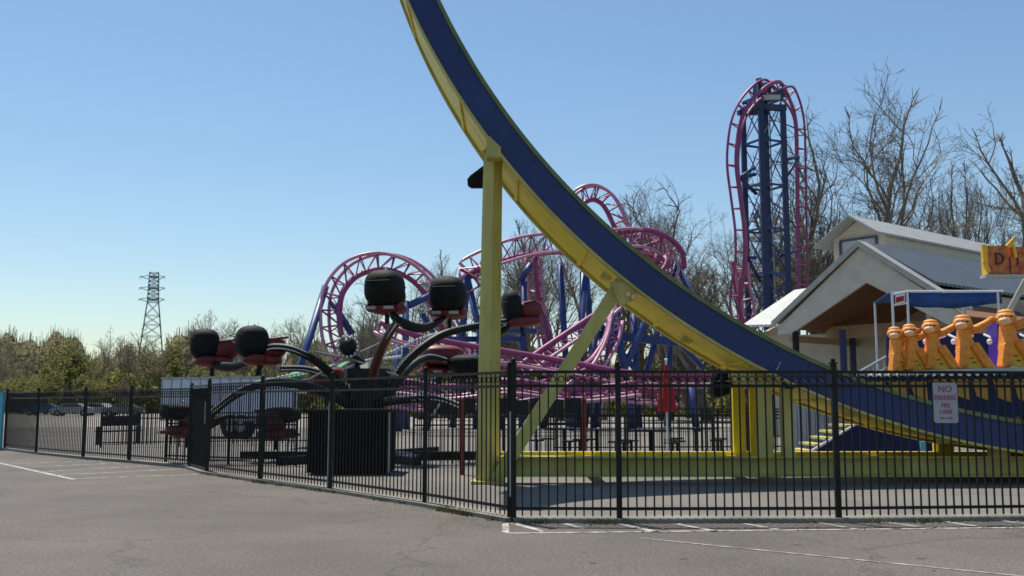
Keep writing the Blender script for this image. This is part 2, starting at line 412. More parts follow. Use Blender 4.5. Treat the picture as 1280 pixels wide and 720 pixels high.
mb.prism([sc+V(q) for q in ((-.05,y,-.193),(.05,y,-.193),(.05,y,-.18),(-.05,y,-.18))], (0,.002,0))
for s in (-1,1): mb.prism([sc+V(q) for q in ((s*.05,y,-.205),(s*.085,y,-.1865),(s*.05,y,-.168))], (0,.002,0))
part(mb, 'arrow', 'lettering_red', ns)
# ------------------------------------------------------------------ big arc ride
ACX, ACZ, AR, AY0, AY1 = 10.78, 14.31, 13.86, 17.5, 20.0
TH = .50
def ap(phi, r, y): return V((ACX-r*math.sin(phi), y, ACZ-r*math.cos(phi)))
arc = thing('arc_track_ride', 'huge blue and yellow curved track ride rising out of frame over the fence', 'amusement ride', (0, 18.3, 0))
P0, P1 = -.45, R(77.5)
NS = 160
phis = [P0+(P1-P0)*i/NS for i in range(NS+1)]
def arc_solid(mb, r0, r1, y0, y1, ph=phis):
    vs = []; fs = []; n = len(ph)
    for p in ph:
        vs += [ap(p, r0, y0), ap(p, r1, y0), ap(p, r1, y1), ap(p, r0, y1)]
    for i in range(n-1):
        a = i*4; b = a+4
        for j in range(4): fs.append((a+j, a+(j+1) % 4, b+(j+1) % 4, b+j))
    fs += [(0,3,2,1), ((n-1)*4, (n-1)*4+1, (n-1)*4+2, (n-1)*4+3)]
    mb.add(vs, fs)
mb = MB(); arc_solid(mb, AR-TH+.03, AR-.01, AY0, AY0+.05)
# seams between skirt panels
part(mb, 'blue_skirt', 'arc_blue', arc)
mb = MB(); arc_solid(mb, AR-TH+.03, AR-.01, AY1-.05, AY1); part(mb, 'blue_skirt', 'arc_blue', arc)
mb = MB(); arc_solid(mb, AR-TH-.04, AR-TH+.03, AY0-.04, AY0+.25); arc_solid(mb, AR-TH-.04, AR-TH+.03, AY1-.25, AY1+.04); part(mb, 'top_rail', 'green_trim', arc)
mb = MB(); arc_solid(mb, AR-.06, AR-.02, AY0+.052, AY1-.052); part(mb, 'underside_plate', 'yellow', arc)
mb = MB(); arc_solid(mb, AR-.012, AR+.03, AY0-.03, AY0+.14); arc_solid(mb, AR-.012, AR+.03, AY1-.14, AY1+.03)
part(mb, 'bottom_flange', 'shade_yellow', arc)
mb = MB(); arc_solid(mb, AR-.3, AR-.10, AY0+.9, AY0+1.0); arc_solid(mb, AR-.3, AR-.10, AY1-1.0, AY1-.9); part(mb, 'running_rail', 'grey_metal', arc)
# cross ribs on the underside
for pd in (67, 58, 50.5, 43, 35, 28.5, 22, 16, 10, 4, -3, -10):
    mb = MB(); p = R(pd); dp = .006
    arc_solid(mb, AR-.019, AR+.02, AY0+.15, AY1-.15, [p-dp*.5, p+dp*.5]); 
    part(mb, 'cross_rib', 'yellow', arc)
def wedge(p, y, w=.22):
    """pale access hatch / gusset plate bolted under the track"""
    mb = MB(); q = R(p); dp = w/AR/2
    mb.hexa([ap(q-dp, AR-.07, y), ap(q+dp, AR-.07, y), ap(q+dp, AR-.07, y+.3), ap(q-dp, AR-.07, y+.3),
             ap(q-dp*.6, AR+.05, y+.03), ap(q+dp*.9, AR+.10, y+.03), ap(q+dp*.9, AR+.10, y+.27), ap(q-dp*.6, AR+.05, y+.27)])
    return mb
for (pd, y) in ((40.5, 18.4), (32.5, 18.8), (27.5, 17.9), (19.5, 18.0), (12.5, 18.0), (54, 18.6)):
    part(wedge(pd, y), 'gusset', 'shade_yellow', arc)
# bolts on skirt
mb = MB()
for i in range(40):
    p = P0+(P1-P0)*(i+.5)/40
    for r in (AR-.06, AR-TH+.1): mb.ball(ap(p, r, AY0-.004), .016, nu=6, nv=4)
part(mb, 'skirt_bolts', 'arc_blue', arc)
# main column: box section turned about its axis
def column(x, y, w, z0, z1, ang, name, m, w2=None):
    mb = MB(); w2 = w2 or w; c, s = math.cos(ang), math.sin(ang)
    def q(i, j, z): k_ = 1-.17*(z-z0)/(z1-z0); a, b = i*w/2*k_, j*w2/2*k_; return V((x+.09*(z-z0)/(z1-z0)+a*c-b*s, y+a*s+b*c, z))
    mb.hexa([q(-1,-1,z0), q(1,-1,z0), q(1,1,z0), q(-1,1,z0), q(-1,-1,z1), q(1,-1,z1), q(1,1,z1), q(-1,1,z1)])
    return part(mb, name, m, arc)
cb = at(609, 400, 17.9)
column(-.44, 18.05, .30, .02, 5.90, R(-38), 'column', 'shade_yellow', .30)
mb = MB(); mb.box(-.72,-.14,17.75,18.35,.005,.06); part(mb, 'base_plate', 'shade_yellow', arc)
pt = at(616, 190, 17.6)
mb = MB(); mb.prism([at(608,196,17.46), at(626,196,17.46), at(626,184,17.46), at(612,170,17.46), at(608,175,17.46)], (0,.35,0)); part(mb, 'column_head', 'shade_yellow', arc)
# second matching column at the rear edge
column(.0, 20.1, .26, .02, 5.55, 0, 'column', 'yellow') if False else None
# diagonal brace
mb = MB(); mb.beam(at(620,600,18.05), at(777,352,17.75), .24, .26, up=V((0,1,0))); part(mb, 'diagonal_brace', 'shade_yellow', arc)
mb = MB(); mb.prism([at(764,352,17.55), at(790,352,17.55), at(797,372,17.55), at(775,383,17.55)], (0,.25,0)); part(mb, 'brace_gusset', 'shade_yellow', arc)
mb = MB()
for q in ((785,368),(792,371)): mb.ball(at(*q,17.5), .05, .03, .05, nu=8, nv=5)
part(mb, 'brace_bolt', 'skin_tan', arc)
# base beams
mb = MB(); mb.beam((-.2,18.2,.30), (14,18.2,.30), .03, .34); mb.beam((-.2,18.12,.135), (14,18.12,.135), .24, .03); mb.beam((-.2,18.12,.465), (14,18.12,.465), .24, .03)
part(mb, 'base_beam', 'shade_yellow', arc)
mb = MB(); mb.beam((-.2,20.0,.30), (14,20.0,.30), .2, .34); part(mb, 'base_beam', 'yellow', arc)
mb = MB()
for x in (1.5, 4.3, 7.1, 9.9, 12.7): mb.box(x-.1, x+.1, 18.26, 19.9, .2, .4)
part(mb, 'cross_tie', 'yellow', arc)
# short posts between base and track
for (u, v0, y, w, m) in ((921,462,20.0,.24,'yellow'),(939,462,20.0,.12,'yellow'),(954,466,18.12,.23,'shade_yellow'),(982,474,18.12,.20,'shade_yellow'),(1178,540,20.0,.30,'yellow'),(1247,548,18.12,.28,'shade_yellow')):
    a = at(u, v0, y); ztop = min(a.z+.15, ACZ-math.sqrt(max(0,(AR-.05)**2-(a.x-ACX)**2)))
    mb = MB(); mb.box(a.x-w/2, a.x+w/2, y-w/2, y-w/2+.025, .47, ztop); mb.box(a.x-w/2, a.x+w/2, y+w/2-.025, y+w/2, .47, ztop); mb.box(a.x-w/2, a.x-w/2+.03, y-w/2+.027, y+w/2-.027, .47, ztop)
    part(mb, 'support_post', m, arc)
mb = MB(); a = at(912,470,18.12); b = at(992,480,18.12); mb.beam(a, b, .2, .2); part(mb, 'saddle_beam', 'shade_yellow', arc)
# dark fins
def fin(pts, y, t):
    mb = MB(); mb.prism([at(*q, y) for q in pts], (0,t,0)); return mb
part(fin([(616,203),(604,207),(588,219),(584,224),(584.5,231),(589,234),(616,234)], 18.3, .12), 'dark_fin', 'black_cover', arc)
part(fin([(899,462),(918,470),(913,492),(897,497),(888,491)], 18.9, .4), 'dark_fin', 'black_cover', arc)
# small warning wand on the skirt
mb = MB(); mb.tube([at(963,478,17.4), at(969,468,17.4), at(975,453,17.3)], .012, 6); part(mb, 'antenna', 'grey_metal', arc)

# ------------------------------------------------------------------ spider ride
sp_ = thing('spider_ride', 'black armed spider ride with paired covered tub cars on curved bulb lined arms', 'amusement ride', (-3.9,26,0))
mb = MB(); a = at(383,592,20.2); b = at(485,592,20.2)
tag_box = thing('ride_enclosure', 'plain dark square enclosure standing before the spider ride hub', 'enclosure', ((a.x+b.x)/2, 20.6, 0))
mb.box(a.x, b.x, 20.2, 21.5, .04, 1.24); part(mb, 'side_panels', 'gate_black', tag_box)
mb = MB(); mb.box(a.x-.05, b.x+.05, 20.15, 21.55, 1.24, 1.30); part(mb, 'lid', 'black_cover', tag_box)
mb = MB(); mb.box(b.x+.003, b.x+.05, 20.14, 20.2, .04, 1.24); part(mb, 'corner_trim', 'grey_metal', tag_box)
HX = -3.75; HY = 26
mb = MB(); mb.lathe((HX,HY,0), [(0,.02),(1.5,.02),(1.5,.12),(.75,.2),(.7,.9),(.45,1.1),(.45,1.9),(.6,2.0),(.6,2.3),(.3,2.45),(0,2.5)], 18); part(mb, 'hub', 'black_paint', sp_)
for k in range(6):
    a = k*math.pi/3; mb = MB(); mb.beam((HX+1.2*math.cos(a),HY+1.2*math.sin(a),.1), (HX+3.2*math.cos(a),HY+3.2*math.sin(a),.1), .18, .18)
    part(mb, 'outrigger_foot', 'black_paint', sp_)
gp = at(435,433,25.6)
mb = MB(); mb.tube([(HX,HY,2.3), (gp.x,gp.y,gp.z-.15)], [.16,.08], 8); part(mb, 'mast', 'black_paint', sp_)
mb = MB(); mb.ball(gp, .24, nu=12, nv=8); gl_ = part(mb, 'globe', 'black_paint', sp_, True)
mb = MB()
for k in range(16):
    a = 2*math.pi*k/16; mb.ball(gp+V((.27*math.cos(a), -.10, .27*math.sin(a))), .034, nu=6, nv=4)
part(mb, 'globe_lights', 'bulb', gl_)
def arm(pts, r0=.12, r1=.08, m='black_paint', both=True):
    P = catmull(pts, 8); n = len(P)
    mb = MB(); mb.tube(P, [r0+(r1-r0)*i/(n-1) for i in range(n)], 8); o = part(mb, 'arm', m, sp_, True)
    mb = MB()
    for i in range(2, n-1):
        for s in (-1, 1):
            q = P[i]+V((0,-.09,.05*s+.02)); mb.ball(q, .021, nu=5, nv=4)
            q = (P[i]+P[i-1])/2+V((0,-.09,.05*s+.02)); mb.ball(q, .021, nu=5, nv=4)
    part(mb, 'bulb_row', 'bulb', o)
A3 = lambda *L: [at(*q) for q in L]
hub = (462,492,26)
arm(A3((440,500,26),(408,462,25.4),(375,440,25),(345,434,25),(322,440,25)), .13, .09)
arm(A3((446,505,26),(420,475,27.4),(385,462,27.5),(350,461,27.4)), .11, .09)
arm(A3((462,492,26),(470,455,25),(482,425,24.3),(497,402,24)), .15, .10, 'arm_red')
arm(A3((478,500,26),(505,455,26.5),(550,420,27),(600,407,27.6),(638,402,28)), .14, .09)
arm(A3((484,498,26),(510,462,27),(535,447,28),(560,452,28.8)), .12, .08)
arm(A3((440,508,25.8),(400,488,24.8),(345,477,24),(300,490,23.6),(262,519,23.3)), .14, .09)
arm(A3((470,505,26),(500,500,24.5),(545,498,23.8),(575,508,23.5)), .12, .08)
# struts and light sweeps to the globe
mb = MB()
for q in ((395,440,25.5),(484,425,25.2),(385,475,25.5),(498,470,25.8)):
    mb.tube([gp+V((0,0,-.3)), at(*q)], .035, 6)
part(mb, 'stay_struts', 'grey_metal', sp_)
mb = MB()
for (q0, q1) in (((470,440,25.2),(512,427,25.0)),):
    pass
# pieces of cars
def car(u, v, Y, rz=0, w=.92, hgt=.92, cover=True, tilt=0, dep=.50, shell=True):
    c = at(u, v, Y)
    root = bpy.data.objects.new('tub_car', None); col.objects.link(root); root.parent = sp_; root.location = c-V(sp_['_w']); root.rotation_euler = (tilt, 0, rz)
    root['_w'] = (0,0,0)
    def p(mb, n, m, sm=False): return part(mb, n, m, root, sm)
    # hood
    mb = MB(); mb.ball((0,0,0), w/2, dep, hgt/2, nu=24, nv=14, e=.72)
    if cover: p(mb, 'cover', 'black_cover', True)
    else: p(mb, 'cover', 'red_shell', True)
    mb = MB(); mb.tube([(-w*.47,-.1,.12),(-w*.3,-.50,.14),(w*.3,-.50,.15),(w*.47,-.1,.13)], .012, 5); p(mb, 'cover_strap', 'black_paint')
    mb = MB(); mb.ball((0,.05,hgt/2+.02), .03, .03, .03, nu=8, nv=5); p(mb, 'cap_light', 'bulb')
    # tub
    if shell:
        mb = MB(); mb.ball((0,.26,-.46), w*.45, .50, .15, nu=20, nv=10, e=.7); p(mb, 'tub', 'red_shell', True)
        mb = MB(); mb.ball((0,.50,-.14), w*.36, .36, .26, nu=20, nv=10, e=.7); mb.tube([(-w*.3,.3,.05),(-w*.25,.85,.12),(w*.25,.85,.12),(w*.3,.3,.05)], .03, 6); p(mb, 'seat_shell', 'red_shell', True)
    for s in (-1,1):
        mb = MB(); mb.box(s*.22-.12, s*.22+.12, -.37, -.29, -.52, -.45); p(mb, 'footplate', 'grey_metal')
        mb = MB(); mb.ball((s*w*.42,.05,-.44), .08, .26, .12, nu=10, nv=8); p(mb, 'side_wing', 'red_shell', True)
    mb = MB(); mb.tube([(0,.2,-.6),(0,.2,-.84)], .06, 8); p(mb, 'pivot', 'black_paint')
    return root
car(315,427,25,R(-62),.78,.80,dep=.40); car(256,430,26.2,R(-72),.74,.80,dep=.38); car(481,361,24,R(-12),.93,.90); car(560,368,25,R(-8),.93,.90)
car(640,384,28,R(-80),.8,.95,True,R(8),.27)
car(226,514,23.5,R(-110),.7,.4); car(352,519,25,R(160),.8,.4,True); car(586,455,29,R(-30),1.15,.55); car(552,444,29.4,R(20),1.3,.6,False); car(408,470,28.5,R(10),1.1,.6,False)
# crescents carrying each pair of cars
def cres(pts, r=.09, bulbs=True):
    P = catmull(pts, 8); n = len(P); mb = MB(); mb.tube(P, [r*(.5+.9*math.sin(math.pi*i/(n-1))) for i in range(n)], 8); yo = part(mb, 'car_yoke', 'black_paint', sp_, True)
    if bulbs:
        mb = MB()
        for i in range(n): mb.ball(P[i]+V((0,-.06,-r*.9)), .018, nu=5, nv=4)
        part(mb, 'bulb_row', 'bulb', yo)
cres(A3((257,448,26.2),(272,457,26),(298,458,25.6),(322,447,25.1)))
cres(A3((484,384,24),(500,402,24),(530,410,24.4),(560,394,25)))
cres(A3((335,441,25),(326,456,25),(320,470,25)), .05, False)
cres(A3((225,528,23.5),(250,534,23.5),(285,520,23.5)), .09, False)
cres(A3((600,408,27.6),(622,416,27.8),(640,404,28)), .07, False)

# ------------------------------------------------------------------ roller coaster
rc = thing('roller_coaster', 'pink steel roller coaster with loops on blue columns and a tall lift tower', 'roller coaster', (-5,58,0))
def track(pts, side, gauge=.95, spine=.85, tie=1.0, m='magenta', mr='pink', n=10, rr=.10, sr=.17, box=False, sgn=1):
    P = catmull([at(*q) for q in pts], n)
    tie /= 3.0
    # resample evenly
    Q = [P[0]]; acc = 0
    for i in range(1, len(P)):
        seg = P[i]-P[i-1]; L = seg.length
        while acc+L >= tie:
            t = (tie-acc)/L; q = P[i-1]+seg*t; Q.append(q); seg = P[i]-q; L = seg.length; P[i-1] = q; acc = 0
        acc += L
    Q.append(P[-1]); m_ = len(Q)
    A, B, S = [], [], []
    prev = V(side).normalized()
    for i in range(m_):
        t = (Q[min(i+1,m_-1)]-Q[max(i-1,0)]).normalized()
        sv = V(side) if not callable(side) else side(i/(m_-1))
        s = sv-t*sv.dot(t)
        if s.length < .2: s = prev-t*prev.dot(t)
        s.normalize(); prev = s
        nn = t.cross(s).normalized()*sgn
        A.append(Q[i]+s*gauge/2); B.append(Q[i]-s*gauge/2); S.append(Q[i]+nn*spine)
    mb = MB(); mb.tube(A, rr, 6); part(mb, 'rail', mr, rc, True)
    mb = MB(); mb.tube(B, rr, 6); part(mb, 'rail', mr, rc, True)
    mb = MB(); mb.tube(S, sr, 6); part(mb, 'track_spine', m, rc, True)
    mb = MB()
    for i in range(0, m_, 3):
        mb.tube([A[i], B[i]], .045, 4, False)
        mb.tube([A[i], S[i]], .045, 4, False); mb.tube([B[i], S[i]], .05, 4, False)
        if i+3 < m_ and not box:
            mb.tube([S[i], A[i+3]], .04, 4, False); mb.tube([S[i], B[i+3]], .04, 4, False)
    part(mb, 'track_lattice', m, rc)
# left loop
track([(452,486,54),(432,465,54),(412,435,54.3),(406,395,54.8),(412,358,55.2),(436,329,55.6),(472,317,56),(508,324,56.4),(537,345,56.8),(557,376,57.2),(571,408,57.6),(590,440,57.8),(640,458,57)], (.30,1,.1), spine=.9, sgn=-1)
# long low run to the right
track([(470,415,50),(500,428,50),(560,441,50.5),(640,454,51),(710,466,51),(790,480,51),(860,482,51.5),(930,482,52)], (0,1,.15), sgn=1, spine=.55)
track([(440,490,46),(500,490,46),(560,497,46),(640,490,46),(720,500,46),(800,492,46)], (0,1,.15), spine=.5, sgn=1)
# upper banked run
track([(592,362,56),(584,345,56),(592,332,56.5),(625,317,57),(665,306,58),(710,302,59),(760,299,60),(800,297,61),(826,307,62),(838,328,62),(826,352,61.5)], (0,.45,.9), gauge=1.3, spine=1.1, sgn=-1)
track([(760,312,62),(800,304,62.5),(826,316,63),(832,336,63),(815,352,62)], (0,.6,.8), gauge=1.4, spine=1.2)
# arch
track([(704,300,63),(706,262,63),(720,240,63.3),(742,232,63.5),(764,242,63.8),(779,266,64),(789,296,64.3),(790,330,64.5)], (.25,1,.1), spine=.9, sgn=-1)
# pink drop below the banked run, seen face on
track([(666,322,60),(668,350,60),(672,385,60.5),(680,415,60.5),(684,440,60),(690,470,59)], (1,.25,0), gauge=.85, spine=.5)
# diagonal runs
track([(655,470,54),(690,445,55),(730,418,56),(762,396,57),(790,372,58),(812,356,59)], (.1,1,.15), spine=.6)
track([(690,500,50),(720,478,51),(748,455,52),(765,425,53),(772,395,54)], (.5,.7,.2), spine=.5)
track([(485,505,49),(540,512,49),(600,508,50),(660,498,50),(720,486,51),(780,500,51),(850,505,52)], (0,1,.15), spine=.6)
# tower loop
TWD = V((.8,.6,0))
track([(930,420,60),(921,392,60),(921,360,59.4),(926,330,59),(926,290,58.9),(921,250,58.8),(916,210,58.8),(917,180,59),(922,152,59.3),(934,128,59.8),(954,110,60.6),(973,108,62),(989,122,63.6),(999,150,64.6),(1001,200,64.8),(1002,260,64.8),(1003,330,64.8),(1003,390,64.8),(1003,420,64.8)],
      (.8,.6,0), gauge=1.0, spine=.28, tie=1.3, m='magenta', mr='magenta', rr=.085, sr=.13, box=True, sgn=-1)
track([(911,440,60),(930,415,60.2),(936,388,60.2),(930,360,60),(927,330,59.2)], (.8,.4,.2), gauge=.9, spine=.7, tie=.9)
# tower
tw = at(961,400,62); TX, TY = tw.x, 62.0; TWID = 2.25
zt = at(961,107,62).z
def rot(dx, dy, z): c, s = math.cos(R(25)), math.sin(R(25)); return V((TX+dx*c-dy*s, TY+dx*s+dy*c, z))
for (i, j) in ((-1,-1),(1,-1),(1,1),(-1,1)):
    mb = MB(); mb.beam(rot(i*TWID/2*.78, j*TWID/2*.78, 0), rot(i*TWID/2*.78, j*TWID/2*.78, zt-(1.4 if i*j < 0 else .3)), .32, .32, up=V((0,1,0))); part(mb, 'tower_leg', 'dark_blue_steel', rc)
mb = MB(); mb.beam(rot(.05,-.1,0), rot(.05,-.1,zt), .42, .3, up=V((0,1,0))); part(mb, 'lift_shaft', 'dark_blue_steel', rc)
mb = MB(); mb.beam(rot(.38,-.2,0), rot(.38,-.2,zt-.4), .07, .1, up=V((0,1,0))); part(mb, 'lift_chain_guide', 'grey_metal', rc)
mb = MB(); w = TWID/2*.78; nb = 7
cs = [(-1,-1),(1,-1),(1,1),(-1,1)]
for k in range(nb):
    z0 = 1+(zt-2)*k/nb; z1 = 1+(zt-2)*(k+1)/nb
    for q in range(4):
        a = cs[q]; b = cs[(q+1) % 4]
        mb.beam(rot(a[0]*w,a[1]*w,z0), rot(b[0]*w,b[1]*w,z1), .05, .05); mb.beam(rot(b[0]*w,b[1]*w,z0), rot(a[0]*w,a[1]*w,z1), .05, .05)
        mb.beam(rot(a[0]*w,a[1]*w,z1), rot(b[0]*w,b[1]*w,z1), .12, .12)
part(mb, 'tower_bracing', 'blue_steel', rc)
mb = MB()
for k in range(1, nb):
    z = 1+(zt-2)*k/nb; mb.hexa([rot(-w*.8,-w*.9,z), rot(w*.2,-w*.9,z), rot(w*.2,w*.2,z), rot(-w*.8,w*.2,z), rot(-w*.8,-w*.9,z+.07), rot(w*.2,-w*.9,z+.07), rot(w*.2,w*.2,z+.07), rot(-w*.8,w*.2,z+.07)]) if k % 2 else None
part(mb, 'service_deck', 'grey_metal', rc)
mb = MB(); z = zt-1.8
mb.beam(rot(-w*1.9,-w,z), rot(w*1.2,-w,z+.2), .35, .35); mb.beam(rot(-w*1.4,w,z+.1), rot(w*1.2,w,z+.4), .3, .3)
mb.beam(rot(-.2,-w,z+.7), rot(w,-w,z+1.1), .5, .5); mb.beam(rot(0,-.6,zt-.4), rot(0,.6,zt-.2), .5, .8); mb.beam(rot(0,0,zt-.5), rot(-.25,0,zt+.45), .22, .3)
part(mb, 'tower_head', 'dark_blue_steel', rc)
mb = MB(); mb.beam(rot(-.9,-w-.3,z+.55), rot(.4,-w-.3,z+.75), .2, .3); part(mb, 'walkway', 'roof_light', rc)
# braces tower to track
def col_(name, L, r=.16, m='blue_steel'):
    for (a, b) in L: mb = MB(); mb.tube([at(*a), at(*b)], r, 8); part(mb, name, m, rc, True)
col_('track_brace', [((925,222,59.2),(942,210,61)),((925,222,59.2),(944,218,61)),((927,224,59.2),(945,242,61)),((982,222,62.5),(998,198,64.4)),((980,200,62.5),(998,196,64.4)),((936,322,59.2),(944,322,61)),((936,324,59.2),(950,352,61.5)),((975,320,62),(1000,312,64.5))], .11, 'dark_blue_steel')
# support columns (each its own part)
def support(a, b, r=.19, foot=True, m='blue_steel'):
    p = at(*a); q = at(*b) if len(b) == 3 else b
    if foot:
        d = q-p; t = -p.z/d.z; q = p+d*t if d.z < 0 else q
    mb = MB(); mb.tube([p, q], r, 10); part(mb, 'support_column', m, rc, True)
for a, b in (((407,358,55),(372,470,53)),((414,376,55),(440,418,55)),((507,376,55),(507,460,55)),((528,392,56.5),(570,470,57)),
             ((583,342,57),(612,470,56)),((585,345,56),(572,470,58)),((655,352,58),(653,470,58)),((650,352,58),(664,330,58)),((700,330,60),(706,430,60)),
             ((729,340,59),(725,470,58)),((733,345,59),(742,470,60)),((845,328,62),(826,400,61)),((843,326,62),(872,380,62)),((772,385,57),(755,470,57)),((768,385,57),(782,470,57)),
             ((792,390,59),(796,470,59)),((838,400,62),(836,470,62)),((545,366,56),(511,382,55)),((600,420,56),(598,470,56)),((556,430,52),(545,480,52)),((640,458,52),(640,480,52)),
             ((716,468,52),(716,490,52)),((790,482,51),(790,500,51)),((864,484,51),(866,500,51)),((497,428,51),(497,470,51)),((700,445,56),(692,480,56)),((745,408,57),(738,470,57))):
    up_ = a[1] > b[1] or (a, b) in ((((414,376,55)),((440,418,55))),) or b == (511,382,55) or b == (440,418,55) or b == (664,330,58)
    support(a, b, .20 if a[2] < 70 and abs(a[0]-b[0]) < 40 else .16, not up_)
for a, b in (((744,420,58),(850,430,60)),((744,416,58),(850,426,60)),((670,414,58),(590,412,57)),((776,470,57),(812,392,58)),((560,424,56),(650,424,58)),((740,392,58),(800,470,58)),((850,430,61),(880,462,61))):
    mb = MB(); mb.beam(at(*a), at(*b), .3, .3); part(mb, 'cross_beam', 'blue_steel', rc)
# coaster train parked behind fence + station railings
mb = MB()
for k in range(9):
    a = at(540+k*22, 505+(k % 2)*2, 44); mb.box(a.x-.35, a.x+.35, 43.6, 44.4, a.z-.4, a.z+.25)
part(mb, 'station_machinery', 'door_dark', rc)
mb = MB(); 
for (u0, v0, u1, v1) in ((515,500,545,470),(540,520,562,486),(600,450,612,436)): mb.tube([at(u0,v0,40), at(u1,v1,40)], .05, 6)
part(mb, 'handrail', 'grey_metal', rc)

# ------------------------------------------------------------------ string lights swag beside the spider ride
sl = thing('string_lights', 'strings of white bulbs swagged over the green striped awning', 'lights', at(420,470,28))
def swag(a, b, sag, n):
    mb = MB(); P = []
    for i in range(n+1):
        t = i/n; p = at(*a).lerp(at(*b), t); p.z -= sag*math.sin(math.pi*t); P.append(p); mb.ball(p, .05, nu=6, nv=4)
    part(mb, 'bulbs', 'bulb', sl); m2_ = MB(); m2_.tube(P, .012, 4); part(m2_, 'wire', 'black_paint', sl)
swag((348,472,28),(420,458,28),.0,13); swag((445,455,28),(516,428,28),.05,16); swag((450,452,28.2),(500,446,28.2),.0,12); swag((512,428,28),(545,417,28),0,7)
aw = thing('striped_awning', 'white awning with green edge behind the spider ride hub', 'awning', at(400,500,32))
mb = MB(); a = at(350,476,32); b = at(425,462,32); 
mb.hexa([a, b, b+V((0,2,.3)), a+V((0,2,.3)), a+V((0,0,.06)), b+V((0,0,.06)), b+V((0,2,.36)), a+V((0,2,.36))]) ; part(mb, 'green_edge', 'green_cloth', aw)
mb = MB(); a = at(352,479,31.9); b = at(428,466,31.9); c = at(452,492,31.9); d = at(372,492,31.9); mb.prism([a, b, c, d], (0,.06,0)); part(mb, 'canvas', 'white_paint', aw)
for u in (372,448):
    mb = MB(); q = at(u,492,31.9); mb.tube([q, (q.x,q.y,0)], .04, 6); part(mb, 'pole', 'grey_metal', aw)

# ------------------------------------------------------------------ trailer
tr = thing('box_trailer', 'long white box trailer parked behind the left fence', 'trailer', at(270,520,40))
a = at(203,474,42); b = at(326,476,40.3); z0 = .75
mb = MB(); d = (b-a); d.z = 0; d.normalize(); nn = V((-d.y, d.x, 0))*2.4
A0 = V((a.x,a.y,z0)); B0 = V((b.x,b.y,z0)); H = V((0,0,a.z-z0))
mb.hexa([A0, B0, B0+nn, A0+nn, A0+H, B0+H, B0+nn+H, A0+nn+H]); part(mb, 'cargo_box', 'trailer_white', tr)
mb = MB()
up = V((0,0,1)); mb.beam(A0+H+up*.04-nn*.01, B0+H+up*.04-nn*.01, .12, .08)
mb.beam(A0-nn*.01, B0-nn*.01, .08, .1)
for tt in [k/10 for k in range(11)]:
    q = A0.lerp(B0, tt)-nn.normalized()*.015; mb.beam(q, q+H, .05, .02, up=V((0,1,0)))
part(mb, 'frame_rails', 'grey_metal', tr)
for tt in (.72,.82):
    q = A0.lerp(B0, tt); mb = MB(); mb.tube([V((q.x,q.y,.48))-nn*.02, V((q.x,q.y,.48))+nn*.14], .47, 16); wo = part(mb, 'wheel', 'tyre', tr)
    mb = MB(); mb.tube([V((q.x,q.y,.48))-nn*.026, V((q.x,q.y,.48))+nn*.145], .22, 12); part(mb, 'rim', 'grey_metal', wo)
# ------------------------------------------------------------------ parked cars (far left)
def parked_car(u, Y, m, label, rz):
    p = V(((u-640)/F*Y*1.0, Y, 0))
    root = thing('parked_car', label, 'car', p, 'cars parked beyond the left fence')
    prof = [(-2.15,.35),(-2.2,.75),(-1.9,.92),(-1.2,1.0),(-.7,1.4),(.7,1.42),(1.45,1.0),(2.1,.9),(2.2,.6),(2.15,.33)]
    Mx = Matrix.Rotation(rz, 3, 'Z')
    mb = MB(); mb.prism([p+Mx @ V((x,-.85,z)) for x, z in prof], Mx @ V((0,1.7,0))); part(mb, 'body', m, root)
    gl = [(-1.05,1.02),(-.62,1.34),(.62,1.36),(1.2,1.02)]
    mb = MB(); mb.prism([p+Mx @ V((x,-.87,z)) for x, z in gl], Mx @ V((0,1.74,0))); part(mb, 'windows', 'glass', root)
    for x in (-1.35,1.4):
        for s in (-1,1):
            mb = MB(); c = V((x,s*.8,.33)); mb.tube([p+Mx @ (c+V((0,-.11,0))), p+Mx @ (c+V((0,.11,0)))], .33, 14); wo = part(mb, 'wheel', 'tyre', root)
            mb = MB(); mb.tube([p+Mx @ (c+V((0,-.12,0))), p+Mx @ (c+V((0,.12,0)))], .19, 12); part(mb, 'rim', 'grey_metal', wo)
parked_car(95, 112, 'car_white', 'white car at the left end of the far parked row', .1)
parked_car(128, 115, 'car_white', 'pale car parked second from the left in the far row', 3.0)
parked_car(158, 110, 'car_grey', 'dark grey car parked in the far row left of the trailer', .2)
parked_car(60, 118, 'car_blue', 'dark blue car parked farthest left on the far lot', .05)
# ------------------------------------------------------------------ umbrella
up_ = at(833,480,24.0)
um = thing('folded_umbrella', 'folded red patio umbrella standing behind the yellow base beam', 'umbrella', (up_.x, 24, 0))
mb = MB(); zt_ = at(833,456,24).z; zb = at(833,515,24).z
n = 14; prof = [(.055,zt_),(.075,zt_-.15),(.13,zt_-.45),(.18,zb+.25),(.21,zb+.02),(.12,zb)]
vs = []; fs = []
for (r, z) in prof:
    for j in range(n): a = 2*math.pi*j/n; rr = r*(1.15 if j % 2 else .82); vs.append((up_.x+rr*math.cos(a), 24+rr*math.sin(a), z))
for i in range(len(prof)-1):
    for j in range(n): j2 = (j+1) % n; fs.append((i*n+j, i*n+j2, (i+1)*n+j2, (i+1)*n+j))
mb.add(vs, fs); part(mb, 'canopy', 'canvas_red', um)
mb = MB(); mb.tube([(up_.x,24,.05),(up_.x,24,zt_+.1)], .025, 8); mb.ball((up_.x,24,zt_+.12), .04, nu=8, nv=5); part(mb, 'pole', 'white_paint', um)
mb = MB(); mb.lathe((up_.x,24,0), [(0,.02),(.3,.02),(.3,.08),(.06,.12),(0,.12)], 16); part(mb, 'base', 'black_paint', um)
